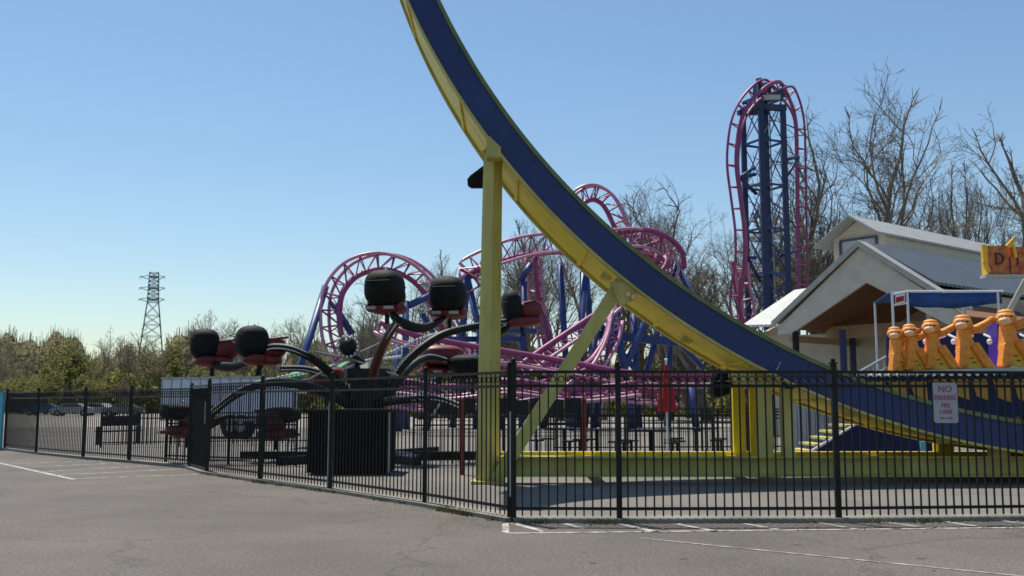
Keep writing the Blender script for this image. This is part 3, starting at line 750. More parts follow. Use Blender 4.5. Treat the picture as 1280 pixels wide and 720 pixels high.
# red post and brown posts near the fences
for (u, vt, vb, Y, m, lb) in ((578,500,588,20.2,'red_shell','slim red post left of the big yellow column'),(730,500,575,23,'red_shell','slim red post behind the diagonal yellow brace')):
    q = at(u, vt, Y); mb = MB(); mb.tube([(q.x,Y,0),(q.x,Y,q.z)], .05, 8); mb.ball((q.x,Y,q.z), .06, nu=8, nv=5); tag(mb.build('marker_post', m, loc=(q.x,Y,0)), lb, 'post')
# cafe tables seen as dark silhouettes
def table(u, Y, lb):
    p = V(((u-640)/F*Y, Y, 0)); root = thing('picnic_table', lb, 'table', p, 'dark metal tables behind the fence')
    mb = MB(); mb.lathe(p, [(0,.72),(.55,.72),(.55,.76),(0,.76)], 14); part(mb, 'table_top', 'black_paint', root)
    mb = MB(); mb.tube([p, p+V((0,0,.72))], .05, 8); mb.lathe(p, [(.28,.01),(.28,.04),(0,.05)], 10); part(mb, 'pedestal', 'black_paint', root)
    for k in range(4):
        a = k*math.pi/2+.5; c = p+V((.85*math.cos(a), .85*math.sin(a), 0))
        mb = MB(); mb.lathe(c, [(0,.43),(.19,.43),(.19,.47),(0,.47)], 10); mb.tube([c+V((0,0,.43)), c], .03, 6); part(mb, 'stool', 'black_paint', root)
table(705, 27, 'round dark table left of the red folded umbrella, nearest the column'); table(745, 26.3, 'round dark table behind the second fence post from the corner'); table(812, 25.6, 'round dark table close beside the red folded umbrella'); table(868, 27.3, 'round dark table right of the red folded umbrella')
# ------------------------------------------------------------------ shelter building
bd = V((.773,.634,0)); bc = V((.634,-.773,0)); BO = at(1082,504,36); BO.z = 0
def bp(t, s, z): q = BO+bd*t+bc*s; return V((q.x, q.y, z))
corrugated('roof_corrugated', (.40,.40,.38), 28, tuple(bd)); corrugated('roof_corrugated_dark', (.085,.095,.11), 20, tuple(bd))
corrugated('cream_siding', (.60,.53,.43), 42, (0,0,1), .12); MATS['cream_wall'] = MATS['cream_siding']
bs = thing('shelter_building', 'cream gabled shelter building with brown ceiling and a raised clerestory behind', 'building', BO)
zp, ze, w = 7.2, 4.6, 3.66
def roofslab(t0, t1, s0, z0, s1, z1, th, m, name='roof', root=bs):
    mb = MB(); mb.hexa([bp(t0,s0,z0), bp(t0,s1,z1), bp(t1,s1,z1), bp(t1,s0,z0), bp(t0,s0,z0+th), bp(t0,s1,z1+th), bp(t1,s1,z1+th), bp(t1,s0,z0+th)]); return part(mb, name, m, root)
roofslab(-.05, 9, -w-.15, ze-.1, 0, zp, .10, 'roof_corrugated'); roofslab(-.05, .5, 0, zp, w+.15, ze-.1, .10, 'roof_corrugated')
# fascia boards
mb = MB(); 
for s in (-1,1):
    mb.hexa([bp(-.12,0,zp-.12), bp(-.12,s*(w+.2),ze-.26), bp(-.05,s*(w+.2),ze-.26), bp(-.05,0,zp-.12), bp(-.12,0,zp+.12), bp(-.12,s*(w+.2),ze-.02), bp(-.05,s*(w+.2),ze-.02), bp(-.05,0,zp+.12)])
part(mb, 'fascia', 'fascia', bs)
# gable infill with a raised opening
za = 5.75; zo = 4.05
mb = MB(); mb.prism([bp(.02,-w,ze-.25), bp(.02,0,zp-.13), bp(.02,w,ze-.25), bp(.02,w,zo), bp(.02,w-.5,zo+.0), bp(.02,.2,za), bp(.02,-w+.65,zo+.05), bp(.02,-w,zo)], bd*.12)
part(mb, 'gable_wall', 'cream_wall', bs)
mb = MB()
for s in (-1,1):
    mb.prism([bp(.15,0,za+.35), bp(.15,s*(w-.1),zo+.25), bp(7,s*(w-.1),zo+.25), bp(7,0,za+.35)], (0,0,.05))
part(mb, 'ceiling', 'ceiling_brown', bs)
mb = MB(); mb.prism([bp(3,-w+.2,4.0), bp(3,w-.2,4.0), bp(3,w-.2,4.5), bp(3,-w+.2,4.5)], bd*.2); part(mb, 'tie_beam', 'beam_wood', bs)
mb = MB(); mb.prism([bp(7,-w,0), bp(7,w,0), bp(7,w,ze), bp(7,0,zp-.2), bp(7,-w,ze)], bd*.15); part(mb, 'rear_wall', 'cream_wall', bs)
mb = MB(); mb.prism([bp(-.1,-w+.7,4.0), bp(7,-w+.7,4.0), bp(7,-w+.7,3.75), bp(-.1,-w+.7,3.75)], bc*-.15); mb.prism([bp(.1,w-.2,4.0), bp(7,w-.2,4.0), bp(7,w-.2,3.7), bp(.1,w-.2,3.7)], bc*-.15); part(mb, 'side_beam', 'beam_wood', bs)
for (t, s, m) in ((.1,-w+.75,'door_dark'),(4,-w+.75,'dark_blue_steel'),(.1,w-.3,'dark_blue_steel'),(4,w-.3,'door_dark'),(.6,-1.2,'dark_blue_steel')):
    q = bp(t,s,0); mb = MB(); mb.box(q.x-.1,q.x+.1,q.y-.1,q.y+.1,0,zo+.1); part(mb, 'post', m, bs)
# main hall behind
T0, T1 = 7.2, 34; S0, S1, SC = -5.4, 2.3, -2.4
mb = MB(); 
mb.prism([bp(T0,S0,0), bp(T0,S1,0), bp(T0,S1,5.3), bp(T0,SC,7.0), bp(T0,S0,5.2)], bd*.2); part(mb, 'end_wall', 'cream_wall', bs)
mb = MB(); mb.prism([bp(.6,S1,zo+.1), bp(T1,S1,zo+.1), bp(T1,S1,5.45), bp(.6,S1,5.45)], bc*-.2); mb.prism([bp(T0+.2,S1,0), bp(T1,S1,0), bp(T1,S1,zo+.1), bp(T0+.2,S1,zo+.1)], bc*-.2); part(mb, 'side_wall', 'cream_wall', bs)
mb = MB(); mb.prism([bp(T0+.2,S0,0), bp(T1,S0,0), bp(T1,S0,5.1), bp(T0+.2,S0,5.1)], bc*.2); part(mb, 'side_wall', 'cream_wall', bs)
roofslab(.5, T1, 0, 7.19, S1+.25, 5.50, .10, 'roof_corrugated_dark'); roofslab(4.05, T1, SC+1.1, 7.12, 0, 7.19, .10, 'roof_corrugated_dark'); roofslab(T0-.4, T1, S0-.5, 5.0, SC-1.1, 7.15, .12, 'roof_corrugated_dark')
# clerestory
cw = 1.15; zc = 8.15; zcp = 8.92; tc0 = 3.9
def cl(t, s, z): return bp(t, SC+s, z)
mb = MB(); mb.prism([cl(tc0,-cw,6.6), cl(tc0,cw,6.6), cl(tc0,cw,zc), cl(tc0,0,zcp-.06), cl(tc0,-cw,zc)], bd*.12); part(mb, 'clerestory_gable', 'cream_wall', bs)
mb = MB(); mb.prism([cl(tc0+.12,cw,6.5), cl(T1,cw,6.5), cl(T1,cw,zc), cl(tc0+.12,cw,zc)], bc*-.12); part(mb, 'clerestory_wall', 'cream_wall', bs)
mb = MB(); mb.prism([cl(tc0+.12,-cw,6.5), cl(T1,-cw,6.5), cl(T1,-cw,zc), cl(tc0+.12,-cw,zc)], bc*.12); part(mb, 'clerestory_wall', 'cream_wall', bs)
sl_ = (zcp-zc)/cw
roofslab(tc0-.7, T1, SC-cw-.5, zc-.5*sl_, SC, zcp, .09, 'roof_corrugated', 'clerestory_roof'); roofslab(tc0-.7, T1, SC, zcp, SC+cw+.12, zc-.12*sl_, .09, 'roof_corrugated', 'clerestory_roof')
mb = MB(); mb.prism([cl(tc0-.03,-.72,7.3), cl(tc0-.03,.75,7.3), cl(tc0-.03,.75,8.05), cl(tc0-.03,-.72,8.05)], bd*.02); part(mb, 'gable_vent', 'siding_white', bs)
mb = MB()
for (a, b) in (((-.8,7.3),(-.8,8.05)),((.82,7.3),(.82,8.1)),((-.8,8.08),(.85,8.08))): mb.beam(cl(tc0-.05,a[0],a[1]), cl(tc0-.05,b[0],b[1]), .09, .09)
part(mb, 'vent_frame', 'roof_dark', bs)
# left wing
wg = thing('side_wing', 'low cream wing with a sunlit ribbed metal roof left of the shelter', 'building', at(965,504,42))
A, B, C_, D_ = at(928,409,43), at(1000,408,39.5), at(1016,362,43), at(993,365,47)
mb = MB(); mb.hexa([A, B, C_, D_, A+V((0,0,.1)), B+V((0,0,.1)), C_+V((0,0,.1)), D_+V((0,0,.1))]); corrugated('wing_roof', (.5,.5,.48), 22, tuple((B-A).normalized())); part(mb, 'roof', 'wing_roof', wg)
mb = MB(); a = at(945,412,43.2); b = at(1120,412,40.5); a.z = b.z = 0; mb.prism([a, b, b+V((0,0,4.3)), a+V((0,0,4.3))], (0,.2,0)); part(mb, 'wall', 'cream_wall', wg)
mb = MB(); c = at(992,366,47); c.z = 0; mb.prism([a, c, c+V((0,0,5.6)), a+V((0,0,4.3))], (.15,.1,0)); part(mb, 'wall', 'cream_wall', wg)
mb = MB(); a = at(955,470,43); a.z = 0; mb.box(a.x, a.x+.9, 42.85, 42.9, 0, 2.1); part(mb, 'door', 'door_dark', wg)
# stair handrail
hr = thing('stair_railing', 'pale sloping stair railing in front of the shelter', 'railing', at(1090,520,27))
mb = MB(); a = at(1072,466,27); b = at(1118,440,27); mb.tube([a, b], .035, 6); mb.tube([a-V((0,0,.3)), b-V((0,0,.3))], .025, 6)
for k in range(8): q = a.lerp(b, k/7); mb.tube([q, V((q.x,q.y,q.z-.8))], .02, 5)
part(mb, 'bars', 'siding_white', hr)
mb = MB(); 
for q in (a, b): mb.tube([q, V((q.x,q.y,0))], .035, 6)
part(mb, 'leg', 'siding_white', hr)
# white slatted wall behind posts
sw = thing('siding_panel', 'white vertical board panel seen under the arc between the yellow posts and blue stairs', 'wall', at(1020,560,24))
mb = MB()
for k in range(15):
    a = at(985+k*5.6, 500, 26); mb.box(a.x, a.x+.1, 26, 26.05, .05, 1.55)
a = at(985,500,26.1); b = at(1070,500,26.1); mb.box(a.x, b.x, 26.08, 26.12, .1, 1.5)
part(mb, 'boards', 'siding_white', sw)
low('low dark fence with pale mesh right of the umbrella', [(5.0,26.6),(6.2,26.6),(7.2,26.6)], 1.2)
# ------------------------------------------------------------------ figure ride on the right
fr_ = thing('figure_ride', 'ride platform carrying a row of orange ape shaped seat figures with painted hull', 'amusement ride', (12, 24, 0))
FY = 24.0
a = at(1098,468,FY); b = at(1400,458,FY)
mb = MB(); mb.beam(a, b, 1.6, .10); part(mb, 'deck', 'roof_light', fr_)
mb = MB(); a2 = at(1104,470,FY); 
P = [at(1062,470,FY),at(1130,472,FY),at(1400,464,FY),at(1400,512,FY),at(1250,522,FY),at(1150,512,FY),at(1085,492,FY)]
mb.prism(P, (0,1.2,0)); part(mb, 'hull', 'hull_blue', fr_)
for k in range(9):
    u = 1085+k*26; mb = MB(); v = 474+ (3 if k < 3 else 0)
    mb.prism([at(u,v,FY-.03),at(u+21,v-.5,FY-.03),at(u+23,v+20+k*1.5,FY-.03),at(u+6,v+14+k*1.5,FY-.03)], (0,.03,0)); part(mb, 'hull_panel', 'hull_yellow', fr_)
mb = MB()
for k in range(16):
    q = at(1090+k*11, 468.5-k*.1, FY-.85); mb.ball(q, .055, nu=6, nv=4)
part(mb, 'deck_lights', 'bulb', fr_)
mb = MB(); mb.box(12.5,13.9,24.2,25.4,0,1.6); part(mb, 'plinth', 'door_dark', fr_)
mb = MB(); mb.box(8.7,10.2,24.3,25.3,.02,1.3); part(mb, 'plinth', 'hull_blue', fr_)
mb = MB(); mb.box(9.6,15,25.6,25.7,1.9,3.2); part(mb, 'seat_backs', 'hull_blue', fr_)
mb = MB(); a = at(1247,462,23.9); b = at(1258,462,23.9); mb.box(a.x, b.x, 23.8, 24.3, a.z, at(1250,403,23.9).z); part(mb, 'end_panel', 'purple', fr_)
def ape(u, v, Y, s, lean):
    """u,v = foot centre in the picture"""
    c = at(u, v, Y); root = bpy.data.objects.new('ape_figure', None); col.objects.link(root); root.parent = fr_; root.location = c-V(fr_['_w']); root.rotation_euler = (0, 0, lean); root.scale = (s,s,s); root['_w'] = (0,0,0)
    def bev(o):
        m_ = o.modifiers.new('bevel', 'BEVEL'); m_.width = .045; m_.segments = 3; return o
    mb = MB(); mb.prism([V((x,-.16,z)) for x, z in ((-.33,.34),(-.29,.60),(-.26,.90),(-.06,.90),(-.01,.66),(.18,.34),(-.05,.50))], (0,.30,0)); bev(part(mb, 'torso', 'orange', root))
    mb = MB(); mb.prism([V((x,-.18,z)) for x, z in ((-.40,0),(-.19,0),(-.08,.50),(-.31,.52))], (0,.26,0)); bev(part(mb, 'leg', 'orange', root))
    mb = MB(); mb.prism([V((x,-.18,z)) for x, z in ((.24,0),(.50,0),(.10,.62),(-.08,.50))], (0,.26,0)); bev(part(mb, 'leg', 'orange', root))
    mb = MB(); mb.prism([V((x,-.08,z)) for x, z in ((-.24,.01),(.28,.01),(-.04,.52))], (0,.04,0)); part(mb, 'belly', 'belly_yellow', root)
    mb = MB()
    for (x, z) in ((-.04,.22),(.02,.12)): mb.prism([V((x-.05,-.095,z)), V((x+.05,-.095,z+.01)), V((x+.03,-.095,z+.035)), V((x-.03,-.095,z+.03))], (0,.012,0))
    part(mb, 'belly_mark', 'lettering_dark', root)
    mb = MB(); mb.ball((-.19,-.04,1.16), .17, .15, .075, nu=14, nv=8); part(mb, 'brow', 'orange', root, True)
    for x in (-.32,-.20):
        mb = MB(); mb.ball((x,-.27,1.07), .028, .02, .025, nu=8, nv=6); part(mb, 'eye', 'lettering_dark', root)
    mb = MB(); mb.ball((-.20,-.06,1.03), .215, .20, .165, nu=16, nv=10); mb.ball((-.14,.02,1.13), .17,.16,.11, nu=12, nv=8); part(mb, 'head', 'orange', root, True)
    mb = MB(); mb.ball((-.30,-.19,.97), .14, .11, .085, nu=12, nv=8); mb.ball((-.36,-.16,1.08), .06, .06, .05, nu=8, nv=6); part(mb, 'muzzle', 'skin_tan', root, True)
    mb = MB(); mb.tube([(-.05,0,.86),(.15,-.04,.92),(.35,-.06,1.03),(.47,-.08,1.12)], [.10,.095,.08,.07], 8); mb.ball((.50,-.08,1.13), .09, .07, .07, nu=8, nv=6); part(mb, 'arm', 'orange', root, True)
    mb = MB(); mb.tube([(-.12,0,.86),(-.28,-.10,.94),(-.36,-.14,1.08)], [.09,.08,.06], 8); part(mb, 'arm', 'orange', root, True)
    return root
for (u, v, s) in ((1127,464,.92),(1146,463,.96),(1174,462,1.04),(1215,461,1.12),(1270,459,1.2)): ape(u, v, FY-.45, s*.92, R(12 if u < 1150 else 4))
# lap bars and clutter behind figures
mb = MB()
for u in (1165,1200,1245,1290): mb.tube([at(u-15,418,FY+.4),at(u,425,FY),at(u+16,420,FY+.3)], .03, 6); mb.ball(at(u-8,427,FY-.1), .07, nu=8, nv=5)
part(mb, 'lap_bar', 'white_paint', fr_)
# sign on top
sg = thing('lettered_sign', 'orange and red raised ride sign with bright edges at the right edge', 'sign', at(1262,350,FY))
a = at(1236,342,FY); b = at(1300,345,FY); zt_ = at(1236,307,FY).z
mb = MB(); mb.box(a.x, a.x+.5, FY, FY+.25, a.z, zt_); part(mb, 'letter_panel', 'sign_red', sg)
mb = MB(); mb.box(a.x+.56, b.x, FY+.02, FY+.25, a.z, zt_-.03); part(mb, 'letter_panel', 'sign_red', sg)
mb = MB(); mb.box(a.x-.05, a.x-.003, FY-.02, FY+.25, a.z-.02, zt_); part(mb, 'edge_trim', 'belly_yellow', sg); mb = MB(); mb.beam(at(1229,306,FY), at(1231,328,FY), .1, .1, up=V((0,1,0))); mb.beam(at(1231,328,FY), at(1236,340,FY), .08, .08, up=V((0,1,0))); part(mb, 'edge_trim', 'belly_yellow', sg); mb = MB()
mb.beam(at(1259,309,FY-.03), at(1268,299,FY-.03), .1, .08, up=V((0,1,0))); mb.beam(at(1266,306,FY-.03), at(1270,322,FY-.03), .06, .08, up=V((0,1,0))); part(mb, 'edge_trim', 'belly_yellow', sg)
text('letter', 'D', .42, 'letter_black', (a.x+.27, FY-.02, (a.z+zt_)/2), sg, .8, .01)
text('letter', 'I', .42, 'letter_black', (a.x+.72, FY-.0, (a.z+zt_)/2), sg, .8, .01)
mb = MB(); mb.beam((a.x-.1,FY+.1,a.z-.06), (b.x+1,FY+.1,a.z-.06), .3, .08); mb.tube([at(1262,388,FY+.8), at(1282,350,FY+.3)], .07, 8); q = at(1262,388,FY+.8); mb.tube([q, V((q.x+.1,q.y,0))], .09, 8); mb.beam((b.x+.5,FY+.3,0), (b.x+.5,FY+.3,a.z), .15, .15, up=V((0,1,0))); part(mb, 'sign_support', 'roof_light', sg)
# blue canopy on white frame
cn = thing('canopy_booth', 'blue fabric canopy on a white tube frame with a small red and white sign', 'canopy', at(1180,520,27))
CY = 26.5
def cq(u, v, y=0): return at(u, v, CY+y)
top = [cq(1132,365), cq(1252,364), cq(1252,364,0)+V((0,2.4,0)), cq(1132,365)+V((0,2.4,0))]
mb = MB(); 
a = cq(1132,366); b = cq(1252,366); zz = cq(1190,384).z
N = 16; vs = []; fs = []
for i in range(N+1):
    t = i/N; x = a.x+(b.x-a.x)*t; dz = .03*math.sin(t*9)+.02*math.sin(t*23)
    vs += [(x,CY,zz+.06*math.sin(math.pi*t)*-1+dz*.5+.10*t), (x,CY,a.z), (x,CY+1.2,a.z+.14+dz), (x,CY+2.4,a.z-.02)]
for i in range(N):
    for j in range(3): fs.append((i*4+j, (i+1)*4+j, (i+1)*4+j+1, i*4+j+1))
mb.add(vs, fs); o = part(mb, 'canopy_cloth', 'canvas_blue', cn, True); md = o.modifiers.new('s', 'SOLIDIFY'); md.thickness = .02
for u, y in ((1115,0),(1134,.0),(1247,0),(1134,2.4),(1254,2.4)):
    q = cq(u, 366, 0); mb = MB(); mb.tube([(q.x,CY+y,0),(q.x,CY+y,q.z)], .035, 8); part(mb, 'pole', 'white_paint', cn)
mb = MB(); mb.tube([cq(1115,368), cq(1134,364), cq(1254,364)], .035, 6); mb.tube([cq(1115,382), cq(1134,379)], .025, 6); part(mb, 'frame_bar', 'white_paint', cn)
mb = MB(); q = cq(1119,377,-.05); mb.hexa([cq(1119,381,-.05), cq(1131,378,-.05), cq(1131,378,0), cq(1119,381,0), cq(1119,369,-.05), cq(1131,366,-.05), cq(1131,366,0), cq(1119,369,0)]); part(mb, 'sign_board', 'white_paint', cn)
mb = MB(); mb.hexa([cq(1120,378.5,-.06), cq(1130,376,-.06), cq(1130,376,-.052), cq(1120,378.5,-.052), cq(1120,372,-.06), cq(1130,369.5,-.06), cq(1130,369.5,-.052), cq(1120,372,-.052)]); part(mb, 'sign_band', 'canvas_red', cn)
# ------------------------------------------------------------------ blue stairs
st = thing('entrance_stairs', 'dark blue sided ride stairs with yellow edged treads below the arc', 'stairs', at(1070,575,22))
SY = 22.0
mb = MB(); mb.prism([at(1000,576,SY), at(1152,576,SY), at(1150,551,SY), at(1120,538,SY), at(1070,531,SY)], (0,.06,0)); part(mb, 'side_panel', 'hull_blue', st)
for k in range(6):
    a = at(998+k*13, 572-k*8, SY+.08); mb = MB(); mb.box(a.x-.1, a.x+.22, SY+.08, SY+1.3, a.z-.03, a.z+.02); part(mb, 'tread', 'shade_yellow', st)
mb = MB(); mb.beam(at(994,576,SY-.03), at(1070,530,SY-.03), .04, .05, up=V((0,1,0))); part(mb, 'stringer_edge', 'white_paint', st)
mb = MB(); a = at(1151,552,SY-.1); mb.box(a.x, a.x+.12, SY-.1, SY, .03, a.z); part(mb, 'corner_post', 'cyan_paint', st)
# ------------------------------------------------------------------ pylon
py = thing('transmission_tower', 'grey lattice electricity pylon rising above the far left woods', 'pylon', V(((189-640)/F*430, 430, 0)))
PX, PY = (189-640)/F*430, 430
zt_ = at(189,341,PY).z; zm = at(189,378,PY).z
def hw(z): return 4.3*1.0 if z >= zm and False else (2.3+(.6*(zt_-z)/(zt_-zm)) if z > zm else 2.9+(z-zm)*-.135)
mb = MB(); m2_ = MB()
c_, s_ = math.cos(.35), math.sin(.35)
def pp(i, j, z): a, b = i*hw(z)*.8, j*hw(z)*.8; return V((PX+a*c_-b*s_, PY+a*s_+b*c_, z))
lv = [0, 9, 17, 24, 30, 35, 39]+[zm+(zt_-zm)*k/8 for k in range(9)]; lv = [z for z in lv if z < zm-2]+[zm+(zt_-zm)*k/7 for k in range(8)]
for i in range(len(lv)-1):
    z0, z1 = lv[i], lv[i+1]
    for q in range(4):
        a = cs[q]; b = cs[(q+1) % 4]
        m2_.beam(pp(*a,z0), pp(*a,z1), .36, .36, up=V((0,1,0)))
        mb.beam(pp(*a,z0), pp(*b,z1), .18, .18); mb.beam(pp(*b,z0), pp(*a,z1), .18, .18); mb.beam(pp(*a,z1), pp(*b,z1), .2, .2)
part(m2_, 'legs', 'hazed_pylon_steel', py); part(mb, 'lattice', 'hazed_pylon_steel', py)
for v in (347,361,375):
    q = at(189, v, PY); mb = MB()
    for s in (-1,1):
        e = V((PX+s*5.4, PY-s*.0-2, q.z+.2)); mb.beam(pp(s,-1,q.z+.6), e, .25, .25); mb.beam(pp(s,1,q.z-.6), e, .25, .25); mb.beam(e, e-V((0,0,1.1)), .14, .14)
    mb.beam(pp(-1,-1,q.z), pp(1,-1,q.z), .6, .9); part(mb, 'cross_arm', 'hazed_pylon_steel', py)
# ------------------------------------------------------------------ trees
def make_tree(seed, H=20, spread=.75, kids=(6,5,4,4,3,4), trunk=.42, bare=.30, ldens=0, lsize=.1, minr=.010, stems=1, up=.16, crook=.10, cz=.60, rz=.41, rx=.27):
    rn = random.Random(seed); tm = MB(); bm_ = MB(); lv_ = MB(); levels = len(kids)
    ph = [rn.random()*6.28 for _ in range(6)]
    def outside(q):
        a = math.atan2(q.y, q.x); zz_ = (q.z-cz*H)/(rz*H); lump = 1+.13*math.sin(3*a+ph[0]+zz_*2)+.10*math.sin(5*a+ph[1]-zz_*3)+.07*math.sin(9*zz_+ph[2]+2*a)
        rr_ = math.hypot(q.x, q.y)/(rx*H)
        return rr_*rr_+zz_*zz_ > lump*lump*rn.uniform(.88,1.12) and q.z > .3*H
    def grow(p, d, L, r, lev):
        n = (6,5,4,3,2,2,2)[min(lev,6)]
        pts = [p]; rs = [r]; q = p.copy(); dd = d.copy(); dirs = []
        r1 = r*(.60 if lev < 4 else .45)
        for i in range(n):
            w_ = crook*(1+.45*lev)
            dd = (dd+V((rn.gauss(0,w_), rn.gauss(0,w_), rn.gauss(0,w_*.7)+up*(1 if lev in (1,2,3) else .3)))).normalized()
            q = q+dd*(L/n); cut = lev > 0 and outside(q)
            pts.append(q.copy()); rs.append(r+(r1-r)*(i+1)/n); dirs.append(dd.copy())
            if cut: rs[-1] = max(minr, rs[-1]*.5); n = i+1; L = min(L, 2.2); break
        (tm if lev == 0 else bm_).tube(pts, rs, (8 if lev == 0 else 6 if lev == 1 else 4 if lev == 2 else 3), False)
        if lev >= levels:
            for k in range(ldens):
                c = pts[rn.randint(1, n)]+V((rn.gauss(0,.15), rn.gauss(0,.15), rn.gauss(0,.15)))
                a = V((rn.gauss(0,1), rn.gauss(0,1), rn.gauss(0,1))).normalized()*lsize*rn.uniform(.5,1.3); b = a.cross(V((rn.gauss(0,1), rn.gauss(0,1), rn.gauss(0,1)))).normalized()*lsize*.8
                lv_.add([c-a, c+b, c+a, c-b], [(0,1,2,3)])
            return
        if lev > 3 and outside(q): return
        k = kids[lev]; az = rn.random()*6.28
        for i in range(k):
            lead = i == 0
            t = 1.0 if lead else (rn.uniform(.62,1) if lev == 0 else rn.uniform(.30,.98))
            idx = min(n-1, int(t*n)); f = t*n-idx; base = pts[idx].lerp(pts[idx+1], f) if idx < n else pts[-1]
            dl = dirs[idx if idx < n else n-1]
            az += 2.4+rn.gauss(0,.3)
            u_ = dl.cross(V((0,0,1)));
            if u_.length < .05: u_ = V((1,0,0))
            u_.normalize(); w_ = dl.cross(u_); side = u_*math.cos(az)+w_*math.sin(az)
            ang = (.22 if lead else spread*rn.uniform(.65,1.2))
            nd = (dl*math.cos(ang)+side*math.sin(ang)).normalized()
            if nd.z < 0: nd.z *= .25; nd.normalize()
            rr = rs[idx if idx < n else n-1]*(rn.uniform(.80,.95) if lead else rn.uniform(.45,.72))
            Lc = L*((.74 if lev < 3 else .62) if lead else rn.uniform(.46,.74))
            grow(base, nd, Lc, max(rr, minr), lev+1)
    for m_ in range(stems):
        a = 6.28*m_/stems+rn.random(); off = V((math.cos(a), math.sin(a), 0))*(.4 if stems > 1 else 0)
        d0 = (V((0,0,1))+off*rn.uniform(.5,1.0)).normalized()
        grow(off*.9+V((0,0,-.1)), d0, H*bare*rn.uniform(.95,1.25), trunk*(1 if stems == 1 else .62), 0)
    zz = sorted(v[2] for v in bm_.v); zmx = zz[int(len(zz)*.9993)]
    return tm, bm_, lv_, zmx
def tree_proto(name, label, cat, group, leafm=None, bark='bark', **k):
    tm, bb, lv_, zmx = make_tree(**k)
    root = bpy.data.objects.new(name, None); col.objects.link(root); tag(root, label, cat, group); root['_h'] = zmx; root['_w'] = (0,0,0)
    tm.build('trunk', bark, root, True)
    bb.build('branches', 'twig' if bark == 'bark' else bark, root)
    if lv_.v: lv_.build('foliage', leafm or 'bud_grey', root)
    return root
GB = 'tall bare trees behind the rides'; GW = 'budding trees of the far left woods'
protos = {}
protos['A'] = tree_proto('bare_tree', '', 'tree', GB, seed=3, trunk=.40, bare=.30, rx=.30)
protos['B'] = tree_proto('bare_tree', '', 'tree', GB, seed=12, trunk=.34, bare=.36, spread=.62, rx=.24)
protos['C'] = tree_proto('bare_tree', '', 'tree', GB, seed=26, stems=3, trunk=.44, bare=.34, spread=.66, kids=(4,5,4,4,4,4), up=.10, rx=.26, crook=.08, cz=.62, rz=.36)
protos['D'] = tree_proto('bare_tree', '', 'tree', GB, bark='bark_pale', seed=33, trunk=.50, bare=.42, spread=.70, kids=(5,5,4,4,4,4), rx=.22, crook=.12, up=.08, cz=.66, rz=.33)
protos['E'] = tree_proto('budding_tree', '', 'tree', GW, 'leaf_brown', seed=41, H=14, kids=(5,4,4,4,3), ldens=4, lsize=.075, trunk=.26, minr=.02)
protos['F'] = tree_proto('budding_tree', '', 'tree', GW, 'leaf_green', seed=47, H=14, kids=(5,5,4,4,2), ldens=6, lsize=.095, trunk=.2, bare=.14, minr=.02)
protos['G'] = tree_proto('budding_tree', '', 'tree', GW, 'bud_leaf', seed=53, H=14, kids=(5,4,4,3,3), ldens=2, lsize=.06, trunk=.2, bare=.36, spread=.6, minr=.02)
protos['H'] = tree_proto('budding_tree', '', 'tree', GW, 'leaf_red', seed=59, H=14, kids=(5,4,4,4,3), ldens=4, lsize=.075, trunk=.25, bare=.18, minr=.02)
used = set()
def tree(kind, u, v, Y, label, rz, sx=1.0):
    pr = protos[kind]
    o = pr if kind not in used else copy_tree(pr); used.add(kind)
    top = at(u, v, Y); s = top.z/pr['_h']
    o.location = (top.x, Y, -.05); o.scale = (s*sx, s*sx, s); o.rotation_euler = (0, 0, rz)
    o['label'] = label
    return o
tree('C', 1060,103, 82, 'tall many stemmed bare tree rising above the shelter clerestory', .6, 1.15)
tree('A', 1040,150, 88, 'bare tree just right of the lift tower, lower than the many stemmed one', 2.2, .9)
tree('D', 1222,143, 74, 'pale barked bare tree with thick fork at the right edge of the sky', 1.9, 1.0)
tree('B', 1172,216, 86, 'short thin bare tree between the two tall trees on the right', 1.1, .8)
tree('B', 1210,190, 84, 'slender bare tree just left of the pale forked one', 4.0, .7)
tree('A', 1275,225, 92, 'bare tree cut by the right edge below the lettered sign', 5.2, .9)
tree('C', 1022,250, 92, 'low bare tree behind the right rail of the tower loop', 3.3, 1.1)
tree('A', 880,235, 80, 'wide bare tree left of the tower loop', 1.3, 1.15)
tree('B', 912,262, 84, 'bare tree showing inside the left side of the tower loop', 2.5, 1.1)
tree('C', 828,228, 84, 'tall bare tree behind the right end of the banked pink track', 4.4, 1.0)
tree('A', 792,240, 90, 'bare tree just right of the pink arch', 3.6, .9)
tree('D', 752,290, 86, 'bare tree seen through the pink arch behind the blue track', 2.0, .9)
tree('B', 700,270, 84, 'bare tree behind the pink vertical drop', 5.5, 1.1)
tree('C', 655,280, 88, 'bare tree right of the yellow column top', .2, 1.0)
tree('A', 610,296, 92, 'bare tree behind the yellow column', 4.9, .9)
tree('B', 565,318, 86, 'bare tree above the second covered spider car', .9, .95)
tree('C', 530,340, 90, 'bare tree behind the right side of the left pink loop', 5.7, .9)
tree('A', 472,352, 84, 'bare tree standing inside the left pink loop', 2.9, .9)
tree('B', 960,300, 95, 'bare tree behind the foot of the blue lift tower', 1.9, 1.1)
tree('A', 860,262, 98, 'bare tree set back behind the banked track, nearest the blue A frame', .7, 1.1)
tree('D', 720,300, 100, 'bare tree farthest back behind the diagonal pink track', 3.1, 1.1)
tree('B', 640,322, 98, 'bare tree set back low behind the yellow column', 2.2, 1.1)
